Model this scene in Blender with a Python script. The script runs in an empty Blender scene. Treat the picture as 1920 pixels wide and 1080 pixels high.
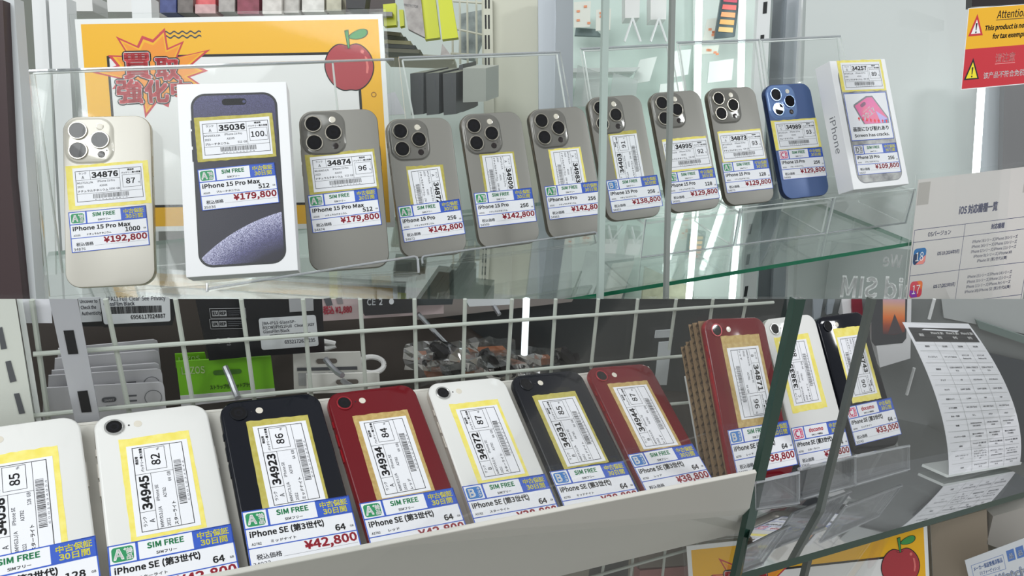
import bpy, bmesh, math, os, random
from mathutils import Vector, Matrix
random.seed(7)
SC = bpy.context.scene
COL = SC.collection

# ------------------------------------------------------------------ camera, world, lamps, exposure
F, CX, CY = 1500.0, 960.0, 540.0                      # focal length in pixels of the 1920x1080 frame
WM = Matrix(((0.998908, 0.046723, 0.0), (0.020333, -0.4347, 0.900346), (0.042067, -0.899362, -0.435175)))
EYE = Vector((0, 0, 1.5))
cam = bpy.data.cameras.new('camera')
cam.sensor_width = 36.0
cam.lens = F / 1920 * 36
cam.clip_start = 0.02
camo = bpy.data.objects.new('camera', cam)
COL.objects.link(camo)
camo.matrix_world = Matrix.Translation(EYE) @ (WM @ Matrix(((1, 0, 0), (0, -1, 0), (0, 0, -1)))).to_4x4()
SC.camera = camo

SC.view_settings.view_transform = 'Standard'
SC.view_settings.look = 'None'
SC.view_settings.gamma = 1
SC.view_settings.use_curve_mapping = False
SC.view_settings.exposure = 0.06
SC.cycles.transparent_max_bounces = 32
SC.cycles.max_bounces = 10

wd = bpy.data.worlds.new('shop_light')
SC.world = wd
wd.use_nodes = True
wd.node_tree.nodes['Background'].inputs[0].default_value = (0.97, 0.99, 1.0, 1)
wd.node_tree.nodes['Background'].inputs[1].default_value = 0.55


def area_lamp(name, loc, aim, sx, sy, power, col=(1, 1, 1)):
    l = bpy.data.lights.new(name, 'AREA')
    l.shape = 'RECTANGLE'
    l.size, l.size_y, l.energy, l.color = sx, sy, power, col
    o = bpy.data.objects.new(name, l)
    COL.objects.link(o)
    o.location = loc
    o.rotation_euler = (Vector(aim) - Vector(loc)).to_track_quat('-Z', 'Y').to_euler()
    return o


area_lamp('ceiling_lamp', (-0.75, -0.1, 2.9), (0.0, 0.6, 1.1), 1.2, 0.9, 12, (0.97, 0.99, 1.0))
area_lamp('ceiling_lamp', (-0.9, -0.9, 2.8), (0, 0.8, 1.1), 1.6, 0.5, 17, (0.97, 0.99, 1.0))
area_lamp('ceiling_lamp', (2.43, 0.3, 2.7), (0.3, 0.9, 1.1), 0.26, 0.4, 19, (0.97, 0.99, 1.0))


# ------------------------------------------------------------------ materials
def lin(c):
    return tuple(((x / 255) / 12.92 if x / 255 <= 0.04045 else ((x / 255 + 0.055) / 1.055) ** 2.4) for x in c) + (1.0,)


MATS = {}


def mat(name, rgb=(128, 128, 128), rough=0.5, metal=0.0, spec=0.5, coat=0.0, noise=None, emit=None):
    if name in MATS:
        return MATS[name]
    m = bpy.data.materials.new(name)
    m.use_nodes = True
    nt = m.node_tree
    b = nt.nodes['Principled BSDF']
    b.inputs['Base Color'].default_value = lin(rgb)
    b.inputs['Roughness'].default_value = rough
    b.inputs['Metallic'].default_value = metal
    b.inputs['Specular IOR Level'].default_value = spec
    b.inputs['Coat Weight'].default_value = coat
    b.inputs['Coat Roughness'].default_value = 0.05
    if noise:
        sc, rgb2 = noise
        tc = nt.nodes.new('ShaderNodeTexCoord')
        n = nt.nodes.new('ShaderNodeTexNoise')
        n.inputs['Scale'].default_value = sc
        n.inputs['Detail'].default_value = 6
        r = nt.nodes.new('ShaderNodeValToRGB')
        r.color_ramp.elements[0].position = 0.35
        r.color_ramp.elements[1].position = 0.65
        r.color_ramp.elements[0].color = lin(rgb)
        r.color_ramp.elements[1].color = lin(rgb2)
        nt.links.new(tc.outputs['Object'], n.inputs['Vector'])
        nt.links.new(n.outputs['Fac'], r.inputs['Fac'])
        nt.links.new(r.outputs['Color'], b.inputs['Base Color'])
    if emit:
        b.inputs['Emission Color'].default_value = lin(emit[0])
        b.inputs['Emission Strength'].default_value = emit[1]
    MATS[name] = m
    return m


def clear(name, tint=(0.99, 0.995, 0.992), gloss=0.55, base=0.02, rough=0.03, milk=0.0, milk_rgb=(225, 232, 230)):
    """See-through sheet: tinted, with a fresnel reflection and (milk) a share of frosted scatter."""
    if name in MATS:
        return MATS[name]
    m = bpy.data.materials.new(name)
    m.use_nodes = True
    nt = m.node_tree
    nt.nodes.remove(nt.nodes['Principled BSDF'])
    out = nt.nodes['Material Output']
    tr = nt.nodes.new('ShaderNodeBsdfTransparent')
    tr.inputs[0].default_value = (*tint, 1)
    src = tr.outputs[0]
    if milk:
        df = nt.nodes.new('ShaderNodeBsdfDiffuse')
        df.inputs[0].default_value = lin(milk_rgb)
        mx = nt.nodes.new('ShaderNodeMixShader')
        mx.inputs[0].default_value = milk
        nt.links.new(src, mx.inputs[1])
        nt.links.new(df.outputs[0], mx.inputs[2])
        src = mx.outputs[0]
    gl = nt.nodes.new('ShaderNodeBsdfGlossy')
    gl.inputs['Roughness'].default_value = rough
    lw = nt.nodes.new('ShaderNodeLayerWeight')
    lw.inputs['Blend'].default_value = 0.25
    mp = nt.nodes.new('ShaderNodeMath')
    mp.operation = 'MULTIPLY_ADD'
    mp.inputs[1].default_value = gloss
    mp.inputs[2].default_value = base
    nt.links.new(lw.outputs['Fresnel'], mp.inputs[0])
    mx = nt.nodes.new('ShaderNodeMixShader')
    nt.links.new(mp.outputs[0], mx.inputs[0])
    nt.links.new(src, mx.inputs[1])
    nt.links.new(gl.outputs[0], mx.inputs[2])
    nt.links.new(mx.outputs[0], out.inputs['Surface'])
    MATS[name] = m
    return m


ACR = clear('clear_acrylic', (0.988, 0.993, 0.990), gloss=0.22, base=0.012)
ACE = clear('acrylic_edge', (0.92, 0.95, 0.94), 0.4, 0.05, 0.15, 0.62, (244, 248, 246))
PANE = clear('window_pane', (0.995, 1.0, 0.998), 0.18, 0.0, 0.01)
SHELFG = clear('shelf_glass', (0.92, 0.955, 0.94), 0.35, 0.02, 0.02, 0.06, (190, 210, 200))
SHELFH = clear('shelf_glass_grey', (0.80, 0.84, 0.83), 0.75, 0.12, 0.03, 0.2, (160, 166, 164))
GEDGE = mat('green_glass_edge', (38, 120, 88), 0.15)
GEDGED = mat('dark_glass_edge', (38, 66, 56), 0.25)
GEDGEL = mat('pale_glass_edge', (172, 186, 180), 0.2)
DARKEDGE = mat('dark_pane_edge', (84, 90, 86), 0.25)
GREYEDGE = mat('grey_glass_edge', (132, 138, 134), 0.25)
BEAD = clear('acrylic_bead', (0.85, 0.87, 0.9), 0.9, 0.25, 0.04, 0.3, (238, 242, 248))
BAG = clear('plastic_bag', (0.93, 0.93, 0.93), 0.9, 0.08, 0.12, 0.05)
PAPER = mat('white_paper', (232, 233, 238), 0.55)
INK = mat('black_ink', (22, 22, 26), 0.6)
INKG = mat('grey_ink', (80, 82, 90), 0.6)
BLUE = mat('card_blue', (48, 88, 190), 0.5)
YEL = mat('card_yellow', (240, 232, 70), 0.5)
GRN = mat('card_green', (34, 140, 88), 0.5)
BBL = mat('badge_blue', (44, 116, 188), 0.5)
PNK = mat('badge_pink', (222, 60, 118), 0.5)
DGR = mat('badge_grey', (130, 132, 140), 0.5)
RED = mat('price_red', (196, 44, 66), 0.5)
DRED = mat('carrier_red', (206, 48, 72), 0.5)
WHT = mat('print_white', (240, 240, 240), 0.5)
TAPE = mat('masking_tape_yellow', (232, 216, 96), 0.6, noise=(160, (238, 226, 128)))
TAPEO = mat('masking_tape_olive', (176, 164, 70), 0.6, noise=(220, (190, 180, 96)))
TAPET = mat('masking_tape_tan', (176, 146, 84), 0.6, noise=(300, (194, 168, 106)))


# ------------------------------------------------------------------ frames: every map takes millimetres and returns a world point
def cw(v):
    return WM @ Vector(v)


def ray(px, py):
    return WM @ Vector(((px - CX) / F, (py - CY) / F, 1.0))


class Plane:
    """An oriented plane: origin o, axes ex, ey (unit), normal n towards the viewer. pt(x, y, w) in millimetres."""

    def __init__(s, o, ex, ey, n=None):
        s.o, s.ex, s.ey = Vector(o), Vector(ex).normalized(), Vector(ey).normalized()
        s.n = Vector(n).normalized() if n is not None else s.ex.cross(s.ey).normalized()
        s.pn = s.ex.cross(s.ey).normalized()
        if s.pn.dot(s.n) < 0:
            s.pn = -s.pn

    def __call__(s, x, y, w=0.0):
        return s.o + (s.ex * x + s.ey * y + s.n * w) / 1000

    def hit(s, px, py, w=0.0):
        """the world point where the plane lifted by w is seen at this place of the photograph"""
        o = s.o + s.pn * w / 1000
        d = ray(px, py)
        return EYE + d * ((o - EYE).dot(s.pn) / d.dot(s.pn))

    def xy(s, px, py, w=0.0):
        p = s.hit(px, py, w) - s.o
        a, b, c = s.ex.dot(s.ex), s.ex.dot(s.ey), s.ey.dot(s.ey)
        u, v = p.dot(s.ex), p.dot(s.ey)
        k = a * c - b * b
        return ((u * c - v * b) / k * 1000, (v * a - u * b) / k * 1000)

    def lift(s, w):
        return Plane(s.o + s.pn * w / 1000, s.ex, s.ey, s.n)


class Sheet:
    """A printed sheet w x h mm; x to the right, y DOWN from the top-left corner, on four world corners (tl, tr, br, bl)."""

    def __init__(s, w, h, tl, tr, br, bl, bend=0.0):
        s.w, s.h, s.c, s.bend = w, h, [Vector(p) for p in (tl, tr, br, bl)], bend
        s.n = (s.c[1] - s.c[0]).cross(s.c[0] - s.c[3]).normalized()

    def __call__(s, x, y, z=0.0):
        u, v = x / s.w, y / s.h
        t = s.c[0].lerp(s.c[1], u)
        b = s.c[3].lerp(s.c[2], u)
        return t.lerp(b, v) + s.n * (z / 1000 + s.bend * 4 * v * (1 - v))


def local_sheet(w, h, cx, cy, deg=0.0, z=0.0):
    """a sheet stuck on a phone's face, in the phone's own metres"""
    c, sn = math.cos(math.radians(deg)), math.sin(math.radians(deg))

    def f(x, y, q=0.0):
        a, b = x - w / 2, h / 2 - y
        return Vector(((cx + a * c - b * sn) / 1000, (cy + a * sn + b * c) / 1000, (z + q) / 1000))

    f.w, f.h = w, h
    return f


def LOC(x, y, z=0.0):
    return Vector((x / 1000, y / 1000, z / 1000))


# ------------------------------------------------------------------ lettering: glyph outlines of the fonts that ship with Blender
FONTS = {}
try:
    _fd = os.path.join(bpy.utils.system_resource('DATAFILES'), 'fonts')
    FONTS['s'] = bpy.data.fonts.load(os.path.join(_fd, 'Noto Sans CJK Regular.woff2'))
    FONTS['m'] = bpy.data.fonts.load(os.path.join(_fd, 'DejaVuSansMono.woff2'))
except Exception:
    FONTS = {'s': None, 'm': None}
GLY = {}


def glyphs(text, font='s'):
    """(vertices, faces, width) of a line of text at capital height 1"""
    k = (text, font)
    if k in GLY:
        return GLY[k]
    c = bpy.data.curves.new('lettering', 'FONT')
    c.body = text
    c.resolution_u = 2
    if FONTS.get(font):
        c.font = FONTS[font]
    o = bpy.data.objects.new('lettering', c)
    me = o.to_mesh()
    vs = [(v.co.x, v.co.y) for v in me.vertices]
    fs = [tuple(p.vertices) for p in me.polygons]
    o.to_mesh_clear()
    bpy.data.objects.remove(o)
    bpy.data.curves.remove(c)
    if k != ('H', font):
        s = 1 / CAP(font)
        vs = [(x * s, y * s) for x, y in vs]
    x0 = min([v[0] for v in vs] or [0])
    vs = [(x - x0, y) for x, y in vs]
    GLY[k] = (vs, fs, max([v[0] for v in vs] or [0]))
    return GLY[k]


def CAP(font):
    v = glyphs('H', font)[0]
    return max(p[1] for p in v) - min(p[1] for p in v)


# ------------------------------------------------------------------ mesh builder
class MB:
    def __init__(s):
        s.v, s.f, s.m, s.mats = [], [], [], []

    def mi(s, m):
        if m not in s.mats:
            s.mats.append(m)
        return s.mats.index(m)

    def add(s, vs, fs, m):
        b = len(s.v)
        s.v.extend(Vector(p) for p in vs)
        i = s.mi(m)
        for f in fs:
            s.f.append(tuple(b + q for q in f))
            s.m.append(i)
        return s

    def poly(s, mp, pts, m, w=0.0):
        return s.add([mp(x, y, w) for x, y in pts], [tuple(range(len(pts)))], m)

    def slab(s, mp, pts, w0, w1, m, edge=None):
        """a prism: outline pts of the map from height w0 (back) to w1 (front)"""
        n = len(pts)
        s.add([mp(x, y, w0) for x, y in pts] + [mp(x, y, w1) for x, y in pts], [tuple(range(n))[::-1], tuple(range(n, 2 * n))], m)
        q = [mp(x, y, w0) for x, y in pts] + [mp(x, y, w1) for x, y in pts]
        return s.add(q, [(i, (i + 1) % n, n + (i + 1) % n, n + i) for i in range(n)], edge or m)

    def box(s, mp, x0, x1, y0, y1, z0, z1, m, edge=None):
        return s.slab(mp, [(x0, y0), (x1, y0), (x1, y1), (x0, y1)], z0, z1, m, edge)

    def hex8(s, p, m):
        """eight corners: back four, front four"""
        return s.add(p, [(3, 2, 1, 0), (4, 5, 6, 7), (0, 1, 5, 4), (1, 2, 6, 5), (2, 3, 7, 6), (3, 0, 4, 7)], m)

    def rect(s, mp, x0, y0, x1, y1, m, w=0.0):
        return s.poly(mp, [(x0, y0), (x1, y0), (x1, y1), (x0, y1)], m, w)

    def frame(s, mp, x0, y0, x1, y1, t, m, w=0.0):
        for a in ((x0, y0, x1, y0 + t), (x0, y1 - t, x1, y1), (x0, y0, x0 + t, y1), (x1 - t, y0, x1, y1)):
            s.rect(mp, *a, m, w)
        return s

    def text(s, mp, t, x, y, cap, m, w=0.0, bold=0.0, al='l', fit=None, font='s', flip=False, slant=0.0):
        """baseline at (x, y) of a y-down sheet; cap = capital height; fit = the width to fill; bold = stroke growth in capital heights"""
        vs, fs, wd = glyphs(t, font)
        sx = cap if fit is None else fit / wd
        x0 = x - (sx * wd if al == 'r' else sx * wd / 2 if al == 'c' else 0)
        ks = [(0, 0)]
        if bold:
            ks = [(-bold, -bold), (bold, -bold), (-bold, bold), (bold, bold)]
            if bold > 0.055:
                ks = [(bold * math.cos(i * math.pi / 6), bold * math.sin(i * math.pi / 6)) for i in range(12)]
        for dx, dy in ks:
            s.add([mp(x0 + ((wd - p[0]) if flip else p[0] + slant * p[1]) * sx + dx * cap, y - (p[1] + dy) * cap, w) for p in vs], fs, m)
        return s

    def tube(s, pts, r, m, n=8, close=True):
        rings = []
        for i, p in enumerate(pts):
            p = Vector(p)
            d = (Vector(pts[min(i + 1, len(pts) - 1)]) - Vector(pts[max(i - 1, 0)])).normalized()
            a = d.cross(Vector((0, 0, 1)) if abs(d.z) < 0.9 else Vector((1, 0, 0))).normalized()
            b = d.cross(a)
            rr = r[i] if isinstance(r, (list, tuple)) else r
            rings.append([p + (a * math.cos(2 * math.pi * k / n) + b * math.sin(2 * math.pi * k / n)) * rr for k in range(n)])
        vs = [q for g in rings for q in g]
        fs = [(i * n + k, i * n + (k + 1) % n, (i + 1) * n + (k + 1) % n, (i + 1) * n + k) for i in range(len(pts) - 1) for k in range(n)]
        if close:
            fs += [tuple(range(n))[::-1], tuple(range((len(pts) - 1) * n, len(pts) * n))]
        return s.add(vs, fs, m)

    def lathe(s, mp, cx, cy, prof, m, n=32, cap=True):
        """rings of (radius, height) about a point of a map"""
        vs = [mp(cx + r * math.cos(2 * math.pi * k / n), cy + r * math.sin(2 * math.pi * k / n), z) for r, z in prof for k in range(n)]
        fs = [(i * n + k, i * n + (k + 1) % n, (i + 1) * n + (k + 1) % n, (i + 1) * n + k) for i in range(len(prof) - 1) for k in range(n)]
        if cap:
            fs.append(tuple(range((len(prof) - 1) * n, len(prof) * n)))
        return s.add(vs, fs, m)

    def loft(s, mp, rings, m, cap0=False, cap1=False):
        n = len(rings[0][0])
        vs = [mp(x, y, z) for pts, z in rings for x, y in pts]
        fs = [(i * n + k, i * n + (k + 1) % n, (i + 1) * n + (k + 1) % n, (i + 1) * n + k) for i in range(len(rings) - 1) for k in range(n)]
        if cap0:
            fs.append(tuple(range(n))[::-1])
        if cap1:
            fs.append(tuple(range((len(rings) - 1) * n, len(rings) * n)))
        return s.add(vs, fs, m)

    def build(s, name, parent=None, local=False, smooth=False, bevel=None):
        vs = s.v
        off = Vector()
        if parent is None and not local:
            lo = [min(p[i] for p in vs) for i in range(3)]
            hi = [max(p[i] for p in vs) for i in range(3)]
            off = Vector(((lo[0] + hi[0]) / 2, (lo[1] + hi[1]) / 2, lo[2]))
        elif parent is not None and not local:
            q, off = parent, Vector()
            while q is not None:
                off = off + q.location
                q = q.parent
        me = bpy.data.meshes.new(name)
        me.from_pydata([p - off for p in vs], [], s.f)
        for m in s.mats:
            me.materials.append(m)
        me.polygons.foreach_set('material_index', s.m)
        if smooth:
            me.polygons.foreach_set('use_smooth', [True] * len(me.polygons))
        me.update()
        bm = bmesh.new()
        bm.from_mesh(me)
        if len(bm.faces) < 3000:
            if smooth or bevel:
                bmesh.ops.remove_doubles(bm, verts=bm.verts, dist=1e-6)
            bmesh.ops.recalc_face_normals(bm, faces=[f for f in bm.faces])
        bm.to_mesh(me)
        bm.free()
        o = bpy.data.objects.new(name, me)
        COL.objects.link(o)
        if parent is not None:
            o.parent = parent
        else:
            o.location = off
        if smooth:
            md = o.modifiers.new('edge', 'EDGE_SPLIT')
            md.split_angle = math.radians(38)
        if bevel:
            b = o.modifiers.new('bevel', 'BEVEL')
            b.width, b.segments, b.limit_method = bevel / 1000, 2, 'ANGLE'
        return o


def tag(o, label, cat, group=None):
    o['label'], o['category'] = label, cat
    if group:
        o['group'] = group
    return o


def structure(o, label=None):
    o['kind'] = 'structure'
    if label:
        o['label'] = label
    return o


def root(name, loc, label, cat, group=None, rot=None):
    o = bpy.data.objects.new(name, None)
    o.empty_display_size = 0.02
    COL.objects.link(o)
    o.location = loc
    if rot is not None:
        o.rotation_mode = 'QUATERNION'
        o.rotation_quaternion = rot
    return tag(o, label, cat, group)


def rrect(w, h, r, n=7, cx=0.0, cy=0.0):
    r = min(r, w / 2 - 1e-4, h / 2 - 1e-4)
    out = []
    for sx, sy, a0 in ((1, 1, 0), (-1, 1, 90), (-1, -1, 180), (1, -1, 270)):
        for k in range(n + 1):
            a = math.radians(a0 + 90 * k / n)
            out.append((cx + sx * (w / 2 - r) + r * math.cos(a), cy + sy * (h / 2 - r) + r * math.sin(a)))
    return out

# ------------------------------------------------------------------ where each phone stands: place (mm from the eye point) and axes
POSES = {
'A1':([-375.81, 692.89, -264.34],[[0.9801, -0.1178, 0.16], [0.1981, 0.5163, -0.8332], [0.0155, 0.8483, 0.5293]]),
'A2':([-252.23, 688.19, -234.78],[[0.9781, -0.1334, 0.16], [0.2063, 0.5131, -0.8332], [0.029, 0.8479, 0.5293]]),
'A3':([-169.59, 747.3, -261.61],[[0.9765, -0.1446, 0.16], [0.2122, 0.5107, -0.8332], [0.0388, 0.8475, 0.5293]]),
'A4':([-94.03, 798.5, -272.83],[[0.9261, -0.1774, 0.333], [0.3769, 0.4759, -0.7946], [-0.0175, 0.8614, 0.5076]]),
'A5':([-17.99, 830.81, -271.15],[[0.9209, -0.2028, 0.333], [0.3898, 0.4654, -0.7946], [0.0062, 0.8615, 0.5077]]),
'A6':([55.75, 861.97, -269.54],[[0.9179, -0.2159, 0.333], [0.3964, 0.4598, -0.7946], [0.0184, 0.8614, 0.5077]]),
'A7':([123.45, 905.81, -262.11],[[0.9282, -0.2121, 0.3056], [0.3714, 0.4822, -0.7935], [0.0209, 0.85, 0.5263]]),
'A8':([199.42, 937.36, -259.85],[[0.9283, -0.2119, 0.3056], [0.3713, 0.4822, -0.7935], [0.0208, 0.85, 0.5263]]),
'A9':([272.35, 965.61, -257.67],[[0.93, -0.2042, 0.3056], [0.3673, 0.4853, -0.7935], [0.0137, 0.8502, 0.5263]]),
'A10':([350.01, 995.33, -255.9],[[0.9303, -0.2029, 0.3056], [0.3666, 0.4858, -0.7935], [0.0125, 0.8502, 0.5263]]),
'A11':([435.65, 996.25, -230.17],[[0.9307, -0.2009, 0.3056], [0.3656, 0.4866, -0.7935], [0.0107, 0.8502, 0.5263]]),
'B1':([-262.23, 333.44, -320.97],[[0.8447, -0.4363, 0.3102], [0.5209, 0.8033, -0.2888], [-0.1232, 0.4055, 0.9057]]),
'B2':([-200.86, 370.92, -333.35],[[0.8543, -0.4171, 0.3102], [0.5027, 0.8148, -0.2888], [-0.1323, 0.4027, 0.9057]]),
'B3':([-134.78, 401.35, -340.74],[[0.8616, -0.4017, 0.3102], [0.488, 0.8237, -0.2888], [-0.1395, 0.4002, 0.9057]]),
'B4':([-71.96, 436.73, -352.83],[[0.8578, -0.4098, 0.3102], [0.4957, 0.8191, -0.2888], [-0.1357, 0.4015, 0.9057]]),
'B5':([-6.68, 473.12, -365.42],[[0.8698, -0.3838, 0.3102], [0.4708, 0.8336, -0.2888], [-0.1477, 0.3973, 0.9057]]),
'B6':([56.86, 506.56, -375.86],[[0.8715, -0.3798, 0.3102], [0.467, 0.8358, -0.2888], [-0.1496, 0.3966, 0.9057]]),
'B7':([120.34, 540.11, -385.91],[[0.8781, -0.3643, 0.3102], [0.4521, 0.8439, -0.2888], [-0.1565, 0.3939, 0.9057]]),
'B8':([205.24, 573.81, -369.57],[[0.8978, -0.1659, 0.4079], [0.4153, 0.6271, -0.659], [-0.1464, 0.7611, 0.6319]]),
'B9':([283.01, 645.17, -401.54],[[0.885, -0.2247, 0.4079], [0.4557, 0.5984, -0.659], [-0.0959, 0.7691, 0.6319]]),
'B10':([352.25, 689.28, -418.37],[[0.8816, -0.2377, 0.4079], [0.4644, 0.5916, -0.659], [-0.0846, 0.7704, 0.6319]]),
}


def pose(k):
    t, r = POSES[k]
    return EYE + Vector(t) / 1000, Matrix(r)


def pframe(k, dy=0.0):
    """the frame of a phone: x across, y up along it, z out of its face; origin at the middle of its lower edge"""
    o, r = pose(k)
    h = SIZE[k][1]
    p = Plane(o - r.col[1] * (h / 2 - dy) / 1000, r.col[0], r.col[1], r.col[2])
    return p


MAXS, PROS, SES = (76.7, 159.9, 8.3), (70.6, 146.6, 8.3), (67.3, 138.4, 7.3)
SIZE = {'A1': MAXS, 'A2': (96, 176, 27), 'A3': MAXS, 'A11': (87, 163, 27)}
for _i in range(4, 11):
    SIZE['A%d' % _i] = PROS
for _i in range(1, 11):
    SIZE['B%d' % _i] = SES

LENSG = mat('lens_glass', (10, 10, 12), 0.02, spec=0.3)
LENSD = mat('lens_depth', (20, 20, 26), 0.03, spec=0.3)
SENSOR = mat('sensor_glass', (34, 26, 26), 0.15)
FLASH = mat('flash_diffuser', (214, 208, 194), 0.25)
TITAN = mat('titanium_grey_glass', (136, 134, 128), 0.42, 0.15, 0.45)
TITANF = mat('titanium_frame', (120, 112, 100), 0.28, 0.9)
TITANB = mat('camera_plateau_grey', (112, 110, 105), 0.10, 0.1, 0.6)
GLAREG = mat('titanium_glare_glass', (196, 192, 182), 0.34, 0.15, 0.5)  # paler copy of the grey finish: glare on one phone put into the colour
GLAREF = mat('glare_frame', (190, 180, 160), 0.25, 0.8)
GLAREB = mat('camera_plateau_glare', (206, 202, 190), 0.10, 0.1, 0.6)
RING = mat('lens_ring_metal', (196, 190, 178), 0.18, 0.9)
BLUEG = mat('titanium_blue_glass', (72, 96, 144), 0.32, 0.15, 0.5)
BLUEF = mat('blue_frame', (44, 62, 104), 0.25, 0.8)
BLUEB = mat('camera_plateau_blue', (104, 134, 184), 0.10, 0.1, 0.6)
BRING = mat('lens_ring_blue', (150, 170, 210), 0.18, 0.8)
FINISH = {
    'grey': (TITAN, TITANF, TITANB, RING), 'pale': (GLAREG, GLAREF, GLAREB, RING), 'blue': (BLUEG, BLUEF, BLUEB, BRING),
    'white': (mat('starlight_glass', (222, 222, 219), 0.08, 0.0, 0.5), mat('starlight_frame', (206, 202, 194), 0.3, 0.7), None, mat('lens_ring_silver', (200, 200, 198), 0.2, 0.9)),
    'black': (mat('midnight_glass', (15, 18, 27), 0.08, 0.0, 0.25), mat('midnight_frame', (28, 32, 42), 0.3, 0.6), None, mat('lens_ring_black', (30, 32, 38), 0.2, 0.6)),
    'red': (mat('red_glass', (104, 14, 25), 0.08, 0.0, 0.3), mat('red_frame', (170, 24, 40), 0.3, 0.6), None, mat('lens_ring_red', (150, 30, 42), 0.35, 0.3)),
}


def body(r, w, h, t, rad, fin, soft):
    g, f, _, _ = fin
    mb = MB()
    if soft:                                   # rounded aluminium sides
        prof = [(1.6, 0.0), (0.75, -0.35), (0.2, -1.1), (0, -2.4), (0, -t + 2.4), (0.2, -t + 1.1), (0.75, -t + 0.35), (1.6, -t)]
        cut = 2
    else:
        prof = [(1.3, 0.0), (0.5, -0.2), (0.12, -0.7), (0, -1.4), (0, -t + 1.4), (0.12, -t + 0.7), (0.5, -t + 0.2), (1.3, -t)]
        cut = 1
    rings = [(rrect(w - 2 * i, h - 2 * i, rad - i * 0.6), z) for i, z in prof]
    mb.loft(LOC, rings[:cut + 1], g, cap0=True)
    mb.build('back_glass', r, True, smooth=True)
    m2 = MB()
    m2.loft(LOC, rings[cut:], f, cap1=True)
    m2.build('side_frame', r, True, smooth=True)
    for nm, x, y0, y1 in (('power_button', w / 2, h * 0.14, h * 0.26), ('volume_button', -w / 2, h * 0.19, h * 0.26), ('volume_button', -w / 2, h * 0.10, h * 0.17), ('mute_switch', -w / 2, h * 0.30, h * 0.335)):
        b = MB()
        b.box(LOC, x - 0.45, x + 0.45, y0, y1, -t / 2 - 1.2, -t / 2 + 1.2, f)
        b.build(nm, r, True)


def lens(par, cx, cy, R, z, ring, tall):
    mb = MB()
    mb.lathe(LOC, cx, cy, [(R, z - 0.4), (R, z + tall - 0.3), (R - 0.3, z + tall), (R - 0.9, z + tall), (R - 1.15, z + tall - 0.25)], ring, 40, cap=False)
    disc = lambda r, h, m_: mb.poly(LOC, [(cx + r * math.cos(math.pi * k / 20), cy + r * math.sin(math.pi * k / 20)) for k in range(40)], m_, h)
    disc(R - 1.12, z + tall - 0.3, LENSG)
    disc(R * 0.5, z + tall - 0.24, LENSD)
    disc(R * 0.3, z + tall - 0.19, LENSG)
    return mb.build('camera_lens', par, True, smooth=True)


def triple_camera(r, w, h, fin):
    g, f, pl, ring = fin
    cx, cy = -w / 2 + 2.8 + 20.2, h / 2 - 2.8 - 20.6
    mb = MB()
    W, H, R = 40.4, 41.2, 11.5
    prof = [(-1.3, 0.0), (-0.5, 0.25), (0.1, 0.9), (0.5, 1.35), (1.2, 1.55)]
    mb.loft(LOC, [(rrect(W - 2 * i, H - 2 * i, R - i, 8, cx, cy), z) for i, z in prof], pl, cap1=True)
    b = mb.build('camera_bump', r, True, smooth=True)
    for dx, dy in ((-9.3, 9.4), (-9.3, -9.4), (9.6, 0.0)):
        lens(b, cx + dx, cy + dy, 8.3, 1.5, ring, 1.9)
    a = MB()
    a.lathe(LOC, cx + 9.6, cy + 13.2, [(3.3, 1.4), (3.3, 1.75), (2.9, 1.85)], RING if fin[0] is not BLUEG else BRING, 24, cap=False)
    a.lathe(LOC, cx + 9.6, cy + 13.2, [(2.9, 1.85), (1.4, 1.95)], FLASH, 24)
    a.build('camera_flash', b, True, smooth=True)
    a = MB()
    a.lathe(LOC, cx + 10.4, cy - 13.4, [(3.2, 1.4), (3.2, 1.62), (3.0, 1.66)], SENSOR, 24)
    a.build('depth_sensor', b, True, smooth=True)
    a = MB()
    a.lathe(LOC, cx + 15.2, cy - 9.8, [(0.55, 1.5), (0.55, 1.6)], INK, 12)
    a.build('microphone', b, True)


def single_camera(r, w, h, fin):
    cx, cy = -w / 2 + 11.2, h / 2 - 10.4
    b = lens(r, cx, cy, 5.7, 0.0, fin[3], 1.2)
    a = MB()
    a.lathe(LOC, cx + 13.6, cy + 0.4, [(2.4, -0.2), (2.4, 0.12), (2.1, 0.16)], FLASH, 24)
    a.build('camera_flash', r, True, smooth=True)
    a = MB()
    a.lathe(LOC, cx + 8.4, cy + 0.2, [(0.55, -0.2), (0.55, 0.12)], INK, 12)
    a.build('microphone', r, True)


def bars(mb, mp, x0, x1, y0, y1, w, seed, m=None):
    rnd = random.Random(seed)
    x = x0
    while x < x1:
        t = rnd.choice((0.22, 0.22, 0.4, 0.55))
        mb.rect(mp, x, y0, min(x + t, x1), y1, m or INK, w)
        x += t + rnd.choice((0.25, 0.35, 0.5))


def tape_patch(r, cx, cy, w, h, deg, m, z0=0.0):
    """strips of masking tape under the sticker, torn a little unevenly at the ends"""
    rnd = random.Random(int(cx * 10 + cy * 7 + w * 31))
    mp = local_sheet(w, h, cx, cy, deg)
    pts = []
    n = 14
    for k in range(n):
        pts.append((w * k / n, rnd.uniform(-0.4, 0.4)))
    for k in range(n):
        pts.append((w + rnd.uniform(-0.15, 0.15), h * k / n))
    for k in range(n):
        pts.append((w - w * k / n, h + rnd.uniform(-0.4, 0.4)))
    for k in range(n):
        pts.append((rnd.uniform(-0.15, 0.15), h - h * k / n))
    MB().slab(mp, pts, z0, z0 + 0.14, m).build('masking_tape', r, True)


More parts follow.
